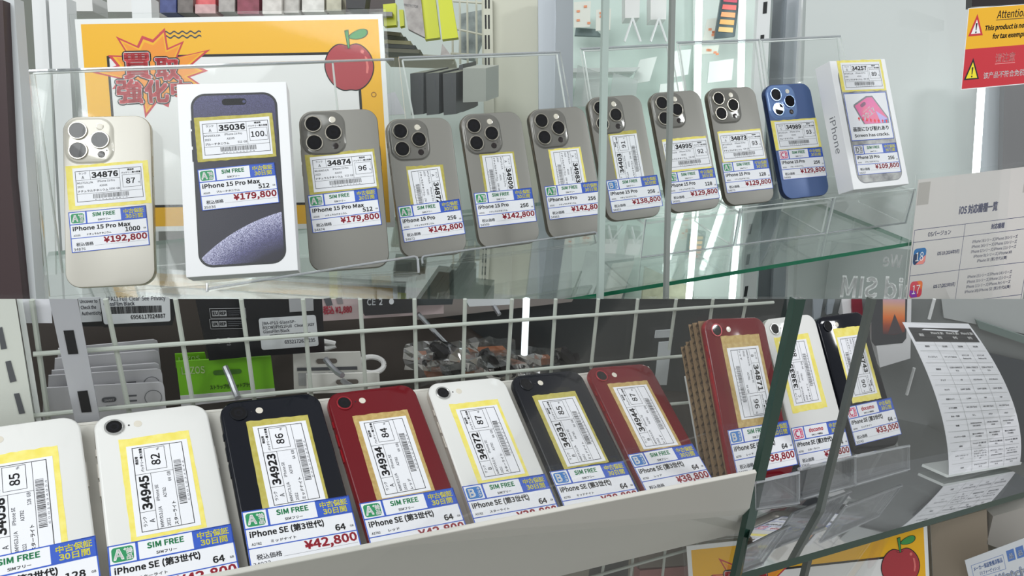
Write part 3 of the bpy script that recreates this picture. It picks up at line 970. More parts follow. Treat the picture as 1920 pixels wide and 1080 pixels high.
def poster(label, sh, sleeve_px=None, group=None):
    W, H = sh.w, sh.h
    o = root('poster', sh(W / 2, H), label, 'poster', group)
    p = MB().box(sh, 0, W, 0, H, -0.6, 0, WHT).build('poster_sheet', o)
    MB().box(sh, -4.5, W + 3.5, -4.5, H + 3, 0.6, 1.4, clear('poster_sleeve', gloss=0.16, base=0.008, rough=0.06), ACE).build('clear_sleeve', o)
    q = MB()
    z = 0.05
    q.rect(sh, 5.5, 5, W - 4.5, H - 5, PY, z)
    q.rect(sh, 28, 36, W - 25, H - 24, INK, z + 0.05)
    q.rect(sh, 30.5, 38.5, W - 27.5, H - 26.5, PG, z + 0.1)
    for k in range(2):
        n = 50
        up = [(81 + 40 * i / n, 14.5 + 4.2 * k + 1.1 * math.sin(i / n * 2 * math.pi * 5)) for i in range(n + 1)]
        q.add([sh(x, y - 0.75, z + 0.15) for x, y in up] + [sh(x, y + 0.75, z + 0.15) for x, y in up], [(i, i + 1, n + 2 + i, n + 1 + i) for i in range(n)], PNAVY)
    cx, cy = 74, 52
    rnd = random.Random(3)
    spk = [(56, 40), (66, 30), (52, 34), (60, 42), (50, 38), (62, 34), (54, 40), (66, 38), (52, 30), (58, 36), (64, 40), (50, 34), (58, 38), (62, 36)]
    for s_, mm, dz in ((1.0, PRD, 0.2), (0.9, PY, 0.25), (0.82, POR, 0.3)):
        pts = []
        for k, (ro, ri) in enumerate(spk):
            a0 = 2 * math.pi * k / len(spk)
            a1 = a0 + math.pi / len(spk)
            pts.append((cx + ro * s_ * 0.92 * math.cos(a0), cy - ro * s_ * 0.72 * math.sin(a0)))
            pts.append((cx + ri * s_ * 0.95 * math.cos(a1), cy - ri * s_ * 0.74 * math.sin(a1)))
        q.add([sh(cx, cy, z + dz)] + [sh(x, y, z + dz) for x, y in pts], [(0, i + 1, (i + 1) % len(pts) + 1) for i in range(len(pts))], mm)
    for t, x, y, c, f in (('買', 57, 56, 20, 26), ('取', 86, 58, 17, 22), ('強', 48, 80, 18, 24), ('化', 74, 80, 17, 22), ('中', 98, 78, 15, 19)):
        q.text(sh, t, x, y, c, INK, z + 0.4, 0.15, 'c', f)
        q.text(sh, t, x, y, c, WHT, z + 0.5, 0.085, 'c', f)
        q.text(sh, t, x, y, c, PRD, z + 0.6, 0.05, 'c', f)
    # a round red fruit with a stalk and one leaf
    ax, ay = 262, 50.5
    out = []
    for k in range(64):
        t = 2 * math.pi * k / 64
        rr = 1 + 0.05 * math.cos(2 * t) - 0.16 * math.exp(-((math.atan2(math.sin(t - math.pi / 2), math.cos(t - math.pi / 2))) / 0.30) ** 2) - 0.07 * math.exp(-((math.atan2(math.sin(t + math.pi / 2), math.cos(t + math.pi / 2))) / 0.25) ** 2)
        out.append((math.cos(t) * 22 * rr * (1 - 0.06 * (math.sin(t) < 0) * abs(math.sin(t))), -math.sin(t) * 25 * rr))
    fan = lambda s_, mm, w: q.add([sh(ax, ay, w)] + [sh(ax + x * s_, ay + y * s_, w) for x, y in out], [(0, i + 1, (i + 1) % 64 + 1) for i in range(64)], mm)
    fan(1.045, INK, z + 0.3)
    fan(1.0, APR, z + 0.35)
    q.poly(sh, [(ax - 2.8, ay - 35), (ax + 1.4, ay - 36), (ax + 1.9, ay - 18), (ax - 0.4, ay - 17)], INK, z + 0.4)
    q.poly(sh, [(ax - 2.0, ay - 34.3), (ax + 0.8, ay - 35.2), (ax + 1.2, ay - 18.4), (ax - 0.0, ay - 18)], APG, z + 0.45)
    for s_, mm, w in ((1.0, INK, z + 0.42), (0.9, APG, z + 0.47)):
        lf = [(10.5 + 9.6 * s_ * math.cos(t), -31 + (4.6 * s_ * math.sin(t)) * (1 + 0.25 * math.cos(t)) - 2.2 * math.cos(t)) for t in [2 * math.pi * k / 24 for k in range(24)]]
        q.poly(sh, [(ax + x, ay + y) for x, y in lf], mm, w)
    for s_ in (-1, 1):
        q.poly(sh, [(ax, ay - 17.5), (ax + s_ * 3.5, ay - 19), (ax + s_ * 6, ay - 21.4), (ax + s_ * 3.2, ay - 18.2)], INK, z + 0.5)
    q.poly(sh, rrect(3.4, 3.8, 1.7, 6, ax + 13.5, ay - 14.5), APH, z + 0.5)
    q.poly(sh, [(ax + 15.4, ay - 10), (ax + 17.8, ay - 9), (ax + 19, ay + 1), (ax + 17.6, ay + 7), (ax + 15.8, ay + 6.4), (ax + 16.6, ay - 1)], APH, z + 0.5)
    q.lathe(lambda x, y, w=0.0: sh(x, y, w), W - 13, 78, [(2.6, z + 0.2), (1.8, z + 0.2)], mat('poster_brown', (150, 96, 20), 0.5), 20, cap=False)
    q.build('artwork', p)
    return o


kp = K(905)
poster('yellow poster with an apple in a clear holder behind the upper phones', Sheet(297, 210, kp.hit(140, 36), kp.hit(717, 26), kp.hit(741, 426), kp.hit(172, 436)))

# ---- case uprights, door frames and shop behind
ALU = mat('aluminium_frame', (176, 182, 188), 0.35, 0.5)
ALUD = mat('aluminium_dark', (120, 126, 130), 0.35, 0.5)
WPNT = mat('white_enamel', (226, 228, 228), 0.4)
CREAM = mat('cream_enamel', (206, 206, 190), 0.45)
DARKSLOT = mat('slot_dark', (28, 30, 32), 0.7)
MAROON = mat('dark_maroon_panel', (58, 40, 42), 0.45)
BACKW = mat('back_panel_grey_green', (196, 206, 200), 0.5)
TEAL = mat('reflection_teal', (206, 222, 215), 0.3)

structure(kslab('door_1', 690, [(0, 0), (5, 0), (20, 330), (46, 590), (-30, 590), (-30, 0)], 20, MAROON), 'dark maroon door edge at the left')
structure(kslab('trim_1', 700, [(1, -5), (26, -5), (70, 590), (44, 590)], 14, mat('grey_white_frame', (200, 204, 206), 0.4)), 'pale frame beside the dark door edge')
kslab('card_sleeve', 735, [(27, 36), (31, 33), (37, 33), (41, 37), (66, 590), (58, 590)], 3, ACE, 'narrow clear plastic strip hanging beside the left door frame', 'sleeve')
kslab('acrylic_sheet', 800, [(54, 140), (96, 134), (104, 515), (84, 516)], 3, clear('frosted_sheet', milk=0.35), 'frosted clear sheet standing left of the phone tagged 34876', 'sheet')
for nm, d, px, mm in (('trim_2', 980, [(59, -5), (85, -5), (120, 600), (94, 600)], WPNT), ('trim_3', 975, [(91, -5), (124, -5), (157, 600), (124, 600)], WPNT), ('trim_4', 1010, [(246, -5), (283, -5), (310, 600), (276, 600)], WPNT),
                      ('trim_5', 1180, [(1009, -5), (1042, -5), (1041, 600), (1012, 600)], ALU), ('trim_6', 1170, [(1043, -5), (1075, -5), (1072, 600), (1036, 600)], mat('aluminium_mid', (150, 156, 160), 0.35, 0.5)),
                      ('trim_7', 1200, [(1450, -5), (1474, -5), (1446, 600), (1418, 600)], ALUD), ('trim_8', 1190, [(1476, -5), (1500, -5), (1470, 600), (1446, 600)], ALU), ('trim_9', 1180, [(1503, -5), (1520, -5), (1494, 600), (1474, 600)], WPNT)):
    structure(kslab(nm, d, px, 22, mm))
structure(kslab('wall_back', 1560, [(-500, -300), (2500, -300), (2500, 900), (-500, 900)], 20, BACKW))
structure(kslab('wall_panel', 1210, [(903, -10), (1010, -10), (1008, 600), (915, 600)], 15, CREAM), 'cream back panel of the case')

# slotted shelf uprights
def slotted(name, d, quad, slots, m, label, group=None):
    p = K(d)
    o = root(name, p.hit(*quad[3]), label, 'upright', group)
    MB().slab(p, [p.xy(*q) for q in quad], -14, 0, m).build('post', o)
    for s_ in slots:
        MB().slab(p, [p.xy(*q) for q in s_], -1, 0.4, DARKSLOT).build('slot', o)


slotted('slotted_upright', 1195, [(906, -5), (923, -5), (932, 600), (912, 600)], [[(909, y), (912, y), (912.4, y + 26), (909.4, y + 26)] for y in range(-10, 180, 38)] + [[(915, y), (918, y), (918.4, y + 26), (915.4, y + 26)] for y in range(-10, 180, 38)], CREAM,
        'cream slotted upright beside the wire mesh panel')
slotted('slotted_upright', 1160, [(1422, -5), (1446, -5), (1416, 600), (1390, 600)],
        [[(1431.5, 4), (1439, 3), (1437.5, 25), (1430, 26)], [(1426, 66), (1433, 65), (1432.5, 73), (1425.5, 74)], [(1405, 420), (1411, 419), (1407.5, 439), (1401, 440)], [(1401, 477), (1407, 476), (1404, 496), (1398, 497)], [(1397, 537), (1403, 536), (1400, 556), (1394, 557)]], WPNT,
        'white slotted upright between the light tubes and the grey frames')

# top-left shop shelf with small goods
kslab('merchandise_shelf', 1120, [(276, 24), (735, 22), (735, 30), (276, 32)], 60, mat('shelf_grey', (150, 148, 144), 0.5), 'grey shop shelf above the yellow poster', 'shelf')
rnd = random.Random(11)
SG = [((300, -14, 330, 20), (40, 52, 110), 'blue'), ((333, -14, 362, 20), (92, 84, 80), 'brown'), ((366, -14, 404, 10), (206, 82, 86), 'coral'), ((366, 8, 404, 21), (190, 150, 150), 'pink'), ((410, -14, 440, 18), (150, 144, 140), 'grey'), ((445, -14, 486, 22), (120, 30, 52), 'crimson'),
      ((492, -14, 528, 22), (196, 190, 184), 'pale'), ((532, -14, 560, 20), (170, 166, 160), 'stone'), ((612, -14, 640, 16), (176, 172, 150), 'sand'), ((566, -14, 608, 18), (206, 204, 198), 'white')]
for (x0, y0, x1, y1), c, nm in SG:
    kslab('goods_packet', 1090 + rnd.uniform(-10, 15), [(x0, y0), (x1, y0), (x1, y1 + 4), (x0, y1 + 4)], 30, mat('packet_' + nm, c, 0.45, noise=(90, tuple(min(255, q + 26) for q in c))), nm + ' packet on the shop shelf above the poster', 'packet', 'packets on the shop shelf')
kslab('dark_case', 1080, [(647, -14), (688, -14), (684, 16), (651, 15)], 30, mat('case_black', (44, 44, 46), 0.5), 'black zipped case on the shop shelf above the poster', 'case')
kslab('white_carton', 1060, [(128, -10), (172, -10), (174, 21), (132, 21)], 40, mat('carton_white', (226, 226, 224), 0.5), 'white carton at the top left of the upper case', 'carton', 'white cartons')
kslab('white_carton', 1050, [(200, -10), (246, -10), (248, 22), (202, 22)], 40, mat('carton_white'), 'white carton beside the pale upright', 'carton', 'white cartons')
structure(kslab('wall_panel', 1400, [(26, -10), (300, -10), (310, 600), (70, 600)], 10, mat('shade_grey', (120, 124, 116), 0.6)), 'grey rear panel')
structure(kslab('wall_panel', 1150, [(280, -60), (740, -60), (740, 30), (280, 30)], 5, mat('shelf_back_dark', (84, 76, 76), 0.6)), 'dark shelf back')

# middle: hanging yellow packets, black boxes, mesh
LIME = mat('lime_yellow_card', (206, 212, 22), 0.4)
GREYC = mat('packet_grey', (176, 174, 168), 0.4)
def packet(name, d, px, th, m, label, cat, group=None, edge=None):
    return kslab(name, d, px, th, m, label, cat, group=group, edge=edge)
packet('yellow_packet', 1130, [(718, 8), (742, 6), (743, 47), (720, 49)], 14, LIME, 'short lime packet beside the poster top', 'packet', 'hanging lime packets')
packet('yellow_packet', 1118, [(748, 18), (756, 18), (758, 48), (750, 50)], 12, LIME, 'thin lime packet beside the tall grey one', 'packet', 'hanging lime packets')
w_ = packet('grey_packet', 1095, [(754, -12), (788, -12), (797, 70), (765, 54)], 12, GREYC, 'grey hanging packet with faint lettering beside the lime ones', 'packet')
pk = K(1095)
sh = Sheet(60, 20, pk.hit(755, 4), pk.hit(786, 8), pk.hit(786, 19), pk.hit(756, 14))
MB().text(sh, 'PROTECTOR', 4, 14, 9, INKG, 0.4, fit=52).build('lettering', w_)
packet('yellow_packet', 1100, [(788, -12), (815, -12), (825, 70), (797, 74)], 14, LIME, 'tall lime packet hanging left of its twin', 'packet', 'hanging lime packets')
packet('yellow_packet', 1092, [(820, -12), (845, -12), (859, 70), (829, 74)], 14, LIME, 'tall lime packet hanging beside the wire mesh', 'packet', 'hanging lime packets')
# stacks of dark flat cases on a ledge
kslab('ledge', 1230, [(718, 100), (850, 104), (850, 112), (718, 108)], 80, mat('ledge_beige', (176, 170, 146), 0.5), 'beige ledge under the dark cases', 'ledge')
for k, (y, c) in enumerate(((58, (120, 118, 96)), (66, (70, 74, 60)), (74, (150, 146, 110)), (82, (52, 58, 54)), (90, (96, 96, 80)))):
    kslab('flat_case', 1180 - 4 * k, [(720, y), (752 + 9 * k, y + 3), (750 + 9 * k, y + 10), (720, y + 7)], 40, mat('flat_case_%d' % k, c, 0.5), 'flat case in the pile right of the poster, number %s from the top' % ('one', 'two', 'three', 'four', 'five')[k], 'case', 'flat cases piled by the poster')
kslab('cardboard_flap', 1090, [(829, 82), (846, 104), (826, 104)], 2, GREYC, 'grey cardboard triangle sticking up behind the black boxes', 'flap')
# three black boxes in a row: block shapes with tops seen from above
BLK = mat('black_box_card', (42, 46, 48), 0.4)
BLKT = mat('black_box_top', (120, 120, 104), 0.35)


def carton(name, d, front, top, side, mf, mt, ms, label, cat, group=None, depth=60):
    """a box given by the outline of its front on plane K(d); its depth goes back and its top is seen from above"""
    p = K(d)
    o = root(name, p.hit(*front[3]), label, cat, group)
    q = [p.xy(*v) for v in front]
    back = Vector((0.25, 1, -0.1)).normalized() * depth / 1000
    f = [p(x, y) for x, y in q]
    bk = [v + back for v in f]
    m = MB()
    m.add(f + bk, [(0, 1, 2, 3), (7, 6, 5, 4), (2, 3, 7, 6), (0, 3, 7, 4), (1, 2, 6, 5)], mf)
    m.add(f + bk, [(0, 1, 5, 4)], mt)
    m.build('box_body', o)
    return o


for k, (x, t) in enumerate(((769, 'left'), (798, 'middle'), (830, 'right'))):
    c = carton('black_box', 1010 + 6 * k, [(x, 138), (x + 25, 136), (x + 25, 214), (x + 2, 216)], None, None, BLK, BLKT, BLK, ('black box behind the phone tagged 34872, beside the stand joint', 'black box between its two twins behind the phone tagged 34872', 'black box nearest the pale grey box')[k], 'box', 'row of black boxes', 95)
    p = K(1009.5 + 6 * k)
    sh = Sheet(10, 40, p.hit(x + 15, 146), p.hit(x + 20, 146), p.hit(x + 22, 176), p.hit(x + 17, 176))
    dn = lambda a, b, w=0.0, s_=sh: s_(10 - b, a, w)
    MB().text(dn, 'GLASS FILM', 2, 9, 6, INKG, 0.3, fit=34).build('lettering', c)
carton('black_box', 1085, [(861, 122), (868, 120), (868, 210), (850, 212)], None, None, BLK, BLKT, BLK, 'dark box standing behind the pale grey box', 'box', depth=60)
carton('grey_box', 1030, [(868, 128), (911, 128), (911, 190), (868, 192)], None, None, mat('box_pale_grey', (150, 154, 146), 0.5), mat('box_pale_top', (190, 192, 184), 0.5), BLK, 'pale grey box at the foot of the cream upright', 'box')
kslab('price_label', 1005, [(726, 176), (740, 172), (760, 214), (726, 216)], 2, PAPER, 'small white price label beside the poster corner', 'label')
# wire mesh panel top middle
p = K(1240)
mesh_o = root('wire_mesh', p.hit(858, 110), 'white wire mesh panel right of the lime packets', 'mesh')
m = MB()
for x in (848, 862, 876, 893, 905):
    m.tube([p.hit(x, -8), p.hit(x + 1, 120)], 0.0018, CREAM, 6)
for y0, y1 in ((52, 66), (2, 6), (100, 104)):
    m.tube([p.hit(845, y0), p.hit(908, y1)], 0.0018, CREAM, 6)
m.build('mesh_grid', mesh_o)
kslab('plastic_bundle', 1300, [(862, 26), (906, 18), (908, 62), (890, 110), (860, 104)], 30, mat('bundle_grey', (96, 104, 104), 0.5, noise=(40, (160, 170, 168))), 'grey plastic bundle behind the wire mesh', 'bundle')

# right of the middle: bright cabinet with tubes, cards and boxes
structure(kslab('wall_panel', 1450, [(1070, -10), (1440, -10), (1410, 600), (1070, 600)], 8, TEAL), 'pale teal back painted as a glass reflection')  # bright reflection in the glass put into a flat teal colour
LED = mat('led_tube', (250, 255, 255), 0.4, emit=((240, 252, 250), 4.0))
for x0, x1, y0, y1, lb in ((1311, 1303, -8, 152, 'bright vertical light tube left of the other one'), (1392, 1384, -8, 146, 'bright vertical light tube beside the white slotted upright')):
    p = K(1330)
    o = MB().tube([p.hit(x0, y0), p.hit(x1, 420), p.hit(x1 - 14, 590)], 0.0055, LED, 10).build('light_or_reflection_tube')
    tag(o, lb, 'lamp', 'vertical light tubes')
CARD = mat('display_card', (224, 226, 216), 0.5)
for k, (q, lb) in enumerate((([(1076, 4), (1108, 2), (1106, 50), (1076, 52)], 'white price card with orange marks beside the aluminium frame'), ([(1118, 18), (1146, 16), (1144, 56), (1117, 58)], 'white price card with orange marks left of the tall white boxes'),
                                       ([(1326, 36), (1346, 33), (1340, 74), (1318, 76)], 'white price card with orange marks between the light tubes'), ([(1313, 88), (1349, 84), (1345, 100), (1310, 102)], 'low white card strip between the light tubes'))):
    o = kslab('price_display', 1380, q, 2, CARD, lb, 'card', group='price cards in the bright cabinet')
    m = MB()
    p = K(1379)
    for _ in range(4):
        a, b = rnd.random() * 0.7 + 0.1, rnd.random() * 0.7 + 0.1
        x, y = q[0][0] + a * (q[1][0] - q[0][0]), q[0][1] + b * (q[3][1] - q[0][1])
        m.poly(p, [p.xy(x, y), p.xy(x + 6, y - 0.3), p.xy(x + 6, y + 4), p.xy(x, y + 4.3)], mat('mark_orange', (230, 150, 110), 0.5))
    m.build('printing', o)
for x0, x1, y1, lb in ((1172, 1200, 33, 'tall white box left of its twin at the top of the bright cabinet'), (1220, 1250, 36, 'tall white box right of its twin at the top of the bright cabinet')):
    kslab('white_carton', 1370, [(x0, -10), (x1, -10), (x1 - 1, y1), (x0, y1 + 1)], 40, mat('carton_white'), lb, 'carton', group='white cartons')
o = kslab('phone_display', 1365, [(1353, -10), (1388, -10), (1378, 68), (1340, 72)], 8, mat('display_dark', (70, 84, 88), 0.3), 'phone leaning between the light tubes with orange and pink bands on its screen', 'phone')
p = K(1364)
m = MB()
for k, c in enumerate(((206, 90, 110), (226, 110, 104), (236, 160, 110), (222, 168, 100), (214, 180, 120))):
    y = -6 + 14 * k
    m.poly(p, [p.xy(1358 - k * 2.4, y), p.xy(1383 - k * 2.0, y + 2), p.xy(1382 - k * 2.0, y + 11), p.xy(1356 - k * 2.4, y + 9)], mat('band_%d' % k, c, 0.4))
m.build('screen', o)
for px, lb in (([(1060, 128), (1200, 126), (1190, 134), (1050, 136)], 'clear ledge in the bright cabinet'),):
    kslab('glass_ledge', 1360, px, 60, ACE, lb, 'ledge')
m = MB()
for x in (1186, 1235):
    ko = root('display_easel', K(1368).hit(x, 76), 'thin white easel legs under the ' + ('left' if x < 1200 else 'right') + ' tall white box in the bright cabinet', 'easel', 'white easels in the bright cabinet')
    for dx in (-15, 15):
        MB().tube([K(1366).hit(x, 34), K(1366).hit(x + dx, 78)], 0.002, WPNT, 6).build('leg', ko)
PALEC = mat('reflection_white', (232, 238, 234), 0.4)  # pale slabs added in place of reflections of stands and cards in the glass
for k, (q_, lb) in enumerate((([(1200, 112), (1232, 106), (1218, 152), (1184, 158)], 'white slab in place of a reflection in the middle of the bright cabinet'), ([(1262, 96), (1296, 92), (1290, 140), (1258, 146)], 'white slab in place of a reflection beside the first light tube'), ([(1096, 150), (1130, 146), (1124, 196), (1090, 200)], 'white slab in place of a reflection low beside the aluminium frame'),
                               ([(1238, 158), (1284, 152), (1280, 200), (1232, 206)], 'pale slab in place of a reflection above the phones tagged 34403 and 34995'), ([(1330, 116), (1376, 110), (1372, 150), (1326, 156)], 'pale slab in place of a reflection between the two light tubes'), ([(1098, 132), (1190, 128), (1190, 138), (1098, 142)], 'white bar in place of a soft reflection in the bright cabinet'))):
    kslab('reflection_slab', 1390 - 3 * k, q_, 3, PALEC, lb, 'card', 'stand-in reflections in the bright cabinet', edge=mat('pale_edge', (170, 186, 182), 0.4))
for px, lb in (([(1083, 122), (1130, 138), (1126, 200), (1074, 200)], 'small clear stand in the bright cabinet beside the aluminium frame'), ([(1150, 136), (1196, 150), (1190, 210), (1140, 208)], 'small clear stand in the bright cabinet beside the frame of the sliding door')):
    kslab('acrylic_block', 1300, px, 3, clear('frosted_sheet'), lb, 'stand', group='small clear stands', edge=ACE)
structure(kslab('wall_panel', 1440, [(1300, -10), (1420, -10), (1396, 600), (1300, 600)], 6, mat('reflection_pale', (220, 232, 226), 0.3)), 'pale strip painted as a glass reflection')  # glass reflection painted as a flat pale strip
kslab('slate_plinth', 1400, [(1080, 52), (1116, 54), (1130, 68), (1078, 66)], 10, mat('cloth_slate', (120, 136, 136), 0.6), 'slate grey base under the price cards', 'base')

# far right: frosted side panel, strip light, warning sign, list of versions
structure(kslab('wall_right', 1150, [(1512, -10), (1850, -10), (1850, 640), (1490, 640)], 12, mat('frosted_side', (204, 209, 207), 0.42, spec=0.3)))
structure(kslab('trim_10', 1100, [(1846, 120), (1890, 120), (1876, 640), (1828, 640)], 14, ALU))
structure(kslab('trim_11', 1090, [(1884, 120), (1960, 120), (1960, 640), (1872, 640)], 14, mat('frame_grey', (98, 98, 100), 0.4)))
p = K(1085)
o = MB().tube([p.hit(1843, 120), p.hit(1829, 340), p.hit(1815, 600)], 0.0048, LED, 10).build('light_or_reflection_tube')
tag(o, 'bright vertical light strip under the yellow and red warning sign', 'lamp', 'vertical light tubes')
kp = K(900)
sg = root('warning_sign', kp.hit(1870, 165), 'yellow and red warning sign at the top right corner', 'sign')
sh = Sheet(150, 100, kp.hit(1817, 16.5), kp.hit(1990, 4), kp.hit(1974, 152), kp.hit(1803, 167.5))
SY = mat('sign_yellow', (236, 178, 24), 0.45)
SRD = mat('sign_red', (198, 40, 52), 0.45)
m = MB()
m.box(sh, -0.8, 150, -0.8, 100.6, -0.8, 0, WHT)
m.rect(sh, 0, 0, 150, 50.2, SY, 0.1)
m.rect(sh, 0, 50.2, 150, 99.6, SRD, 0.1)
bd = m.build('sign_board', sg)
q = MB()
z = 0.2
tri = lambda cx, cy, w, h: [(cx, cy - h * 0.62), (cx + w / 2, cy + h * 0.38), (cx - w / 2, cy + h * 0.38)]
q.poly(sh, tri(14.5, 24, 24, 27), SRD, z)
q.poly(sh, tri(14.5, 25, 15.5, 17.5), PG, z + 0.1)
q.poly(sh, tri(14.5, 78.5, 25, 27), INK, z)
q.poly(sh, tri(14.5, 79.5, 18.5, 20), mat('sign_lemon', (238, 222, 40), 0.45), z + 0.1)
for yy in (25.5, 80.5):
    q.poly(sh, [(13.1, yy - 7), (15.9, yy - 7), (15.1, yy + 2), (13.9, yy + 2)], INK, z + 0.2)
    q.poly(sh, rrect(2.4, 2.4, 1.2, 5, 14.5, yy + 4.4), INK, z + 0.2)
q.text(sh, 'Attention', 47, 14.4, 9.3, INK, z, 0.015, fit=48, slant=0.12)
q.rect(sh, 46, 16.2, 96, 17.0, INK, z)
q.text(sh, 'This product is not eligible', 29, 28.5, 5.6, INK, z, 0.06, fit=95, slant=0.1)
q.text(sh, 'for tax exemption.', 43, 39.5, 5.6, INK, z, 0.06, fit=66, slant=0.1)
q.text(sh, '请注意', 51, 69.0, 9, mat('sign_pink', (236, 150, 150), 0.5), z, 0.015, fit=32)
q.rect(sh, 51, 71.4, 84, 72.2, mat('sign_pink'), z)
q.text(sh, '该产品不符合免税条件', 34, 88.6, 6.4, WHT, z, 0.01, fit=84)
q.build('lettering', bd)
kslab('dark_screen', 905, [(1823, -20), (1990, -20), (1990, 2), (1822, 13)], 12, mat('screen_black', (34, 26, 28), 0.3), 'dark board edge above the yellow and red warning sign', 'board')

kp = K(1000)
sg = root('notice_sheet', kp.hit(1800, 560), 'white sheet listing system versions in a clear holder on the right', 'notice')
sh = Sheet(150, 152, kp.hit(1722, 337), kp.hit(1960, 308), kp.hit(1908, 613), kp.hit(1690, 640))
m = MB()
m.box(sh, 0, 150, 0, 152, -0.6, 0, mat('notice_paper', (206, 202, 198), 0.6))
bd = m.build('paper', sg)
MB().box(sh, -2.5, 152, -4.5, 154, -3.2, -1.2, ACR, ACE).build('acrylic_holder', sg)
m = MB()
m.rect(sh, 1, 3, 15, 24, mat('clear_tape_grey', (176, 172, 166), 0.3), 0.08)
m.rect(sh, 128, 3, 140, 24, mat('clear_tape_grey'), 0.08)
m.build('tape', bd)
q = MB()
NAV = mat('navy_ink', (44, 52, 100), 0.6)
z = 0.1
q.text(sh, 'iOS 対応機種一覧', 77, 37, 6.6, NAV, z, 0.045, 'c', 46)
for y in (47, 58.5, 90, 121, 152):
    q.rect(sh, 2, y - 0.25, 148, y + 0.25, NAV, z)
for x in (2, 63.5, 148):
    q.rect(sh, x - 0.25, 47, x + 0.25, 152, NAV, z)
q.text(sh, 'OSバージョン', 33, 54.6, 3.8, NAV, z, 0.02, 'c', 28)
q.text(sh, '対応機種', 104, 54.6, 4.0, NAV, z, 0.05, 'c', 16)
ROWS = ((18, 'iOS 18 (2024年9月)', (34, 110, 170), ('iPhone 16シリーズ/iPhone 15シリーズ', 'iPhone 14シリーズ/iPhone 13シリーズ', 'iPhone 12シリーズ/iPhone 11シリーズ', 'iPhone Xsシリーズ/iPhone XR', 'iPhone SE (第2世代以降)')),
        (17, 'iOS 17 (2023年9月)', (216, 70, 84), ('iPhone 15シリーズ/iPhone 14シリーズ', 'iPhone 13シリーズ/iPhone 12シリーズ', 'iPhone 11シリーズ/iPhone Xsシリーズ', 'iPhone XR/iPhone SE (第2世代以降)')),
        (16, 'iOS 16 (2022年10月)', (40, 100, 180), ('iPhone 14シリーズ/iPhone 13シリーズ', 'iPhone 12シリーズ/iPhone 11シリーズ', 'iPhone Xsシリーズ/iPhone XR', 'iPhone 8シリーズ/iPhone SE (第2世代以降)')))
for k, (n, t, c, ls) in enumerate(ROWS[:3]):
    y = 58.5 + 31 * k
    q.poly(sh, rrect(15.5, 15.5, 3.5, 6, 11.5, y + 14), mat('icon_%d' % n, c, 0.4), z)
    if n == 18:
        q.poly(sh, [(7, y + 21.5), (19, y + 13), (19, y + 19), (17, y + 21.5)], mat('icon_coral', (236, 140, 130), 0.4), z + 0.1)
        q.poly(sh, [(4, y + 12), (11, y + 9), (9, y + 21.5), (6, y + 21.5), (4, y + 18)], mat('icon_navy', (20, 50, 90), 0.4), z + 0.05)
    elif n == 17:
        q.poly(sh, [(4, y + 14), (12, y + 16), (14, y + 21.5), (7, y + 21.5), (4, y + 18.5)], mat('icon_violet', (140, 60, 170), 0.4), z + 0.1)
        q.poly(sh, [(12, y + 6.5), (17, y + 6.5), (19, y + 9), (19, y + 16)], mat('icon_orange', (240, 120, 50), 0.4), z + 0.1)
    else:
        q.poly(sh, [(4, y + 14), (10, y + 12), (14, y + 21.5), (7, y + 21.5), (4, y + 18.5)], mat('icon_green', (120, 180, 70), 0.4), z + 0.1)
        q.poly(sh, [(4, y + 17), (8, y + 17), (10, y + 21.5), (7, y + 21.5), (4, y + 18.5)], mat('icon_gold', (236, 180, 50), 0.4), z + 0.15)
    q.text(sh, str(n), 11.5, y + 18.2, 8.2, WHT, z + 0.3, 0.0, 'c', 9.5)
    q.text(sh, t, 60.5, y + 15, 3.0, NAV, z, 0.04, 'r', 27)
    for i, l in enumerate(ls):
        q.text(sh, l, 103, y + 7.6 + 4.7 * i + (2 if len(ls) == 4 else 0), 2.6, NAV, z, 0.02, 'c', min(66, 2.05 * len(l)))
q.build('lettering', bd)

# mirror-written shop sign seen through the glass below the shelf
kp = K(1125)
sh = Sheet(200, 130, kp.hit(1560, 452), kp.hit(1725, 470), kp.hit(1715, 600), kp.hit(1540, 600))
sg = root('shop_sign', kp.hit(1640, 600), 'grey see-through shop sign with mirror-written letters below the shelf', 'sign')
bd = MB().box(sh, 0, 200, 0, 130, -1, 0, mat('sign_grey', (164, 170, 168), 0.4)).build('sign_board', sg)
q = MB()
q.text(sh, 'We', 140, 34, 22, WHT, 0.1, 0.02, flip=True, fit=42, al='c')
q.text(sh, 'Paid SIM', 130, 90, 34, WHT, 0.1, 0.05, flip=True, fit=190, al='c')
q.build('lettering', bd)

# goods under the shelf seen through the glass, left of the middle
for k, (q_, c, lb) in enumerate((([(617, 500), (632, 500), (634, 600), (619, 600)], (214, 206, 30), 'yellow narrow packet below the shelf under the phone tagged 34874'), ([(640, 505), (700, 500), (702, 600), (642, 600)], (90, 84, 78), 'brown boxes edge below the stand joint'),
                                 ([(705, 498), (765, 494), (768, 600), (708, 600)], (60, 70, 80), 'slate box below the clear stand joint'), ([(780, 505), (800, 505), (802, 600), (782, 600)], (120, 96, 78), 'brown box left of its twin below the shelf'),
                                 ([(806, 505), (842, 503), (844, 600), (808, 600)], (128, 104, 84), 'brown box right of its twin below the shelf'), ([(850, 495), (905, 490), (908, 600), (852, 600)], (196, 202, 198), 'white block below the phone tagged 34909'))):
    kslab('shelf_box', 1120 + 5 * k, q_, 40, mat('under_%d' % k, c, 0.5), lb, 'box', group='boxes below the glass shelf')
structure(kslab('wall_panel', 1190, [(480, 490), (960, 455), (960, 620), (480, 620)], 10, mat('under_panel', (150, 154, 148), 0.5)), 'grey panel below the glass shelf')
kslab('grey_case', 1000, [(292, 205), (330, 200), (345, 560), (300, 560)], 10, mat('case_grey', (140, 140, 136), 0.5), 'grey panel between the phone tagged 34876 and the purple-screen box', 'panel')
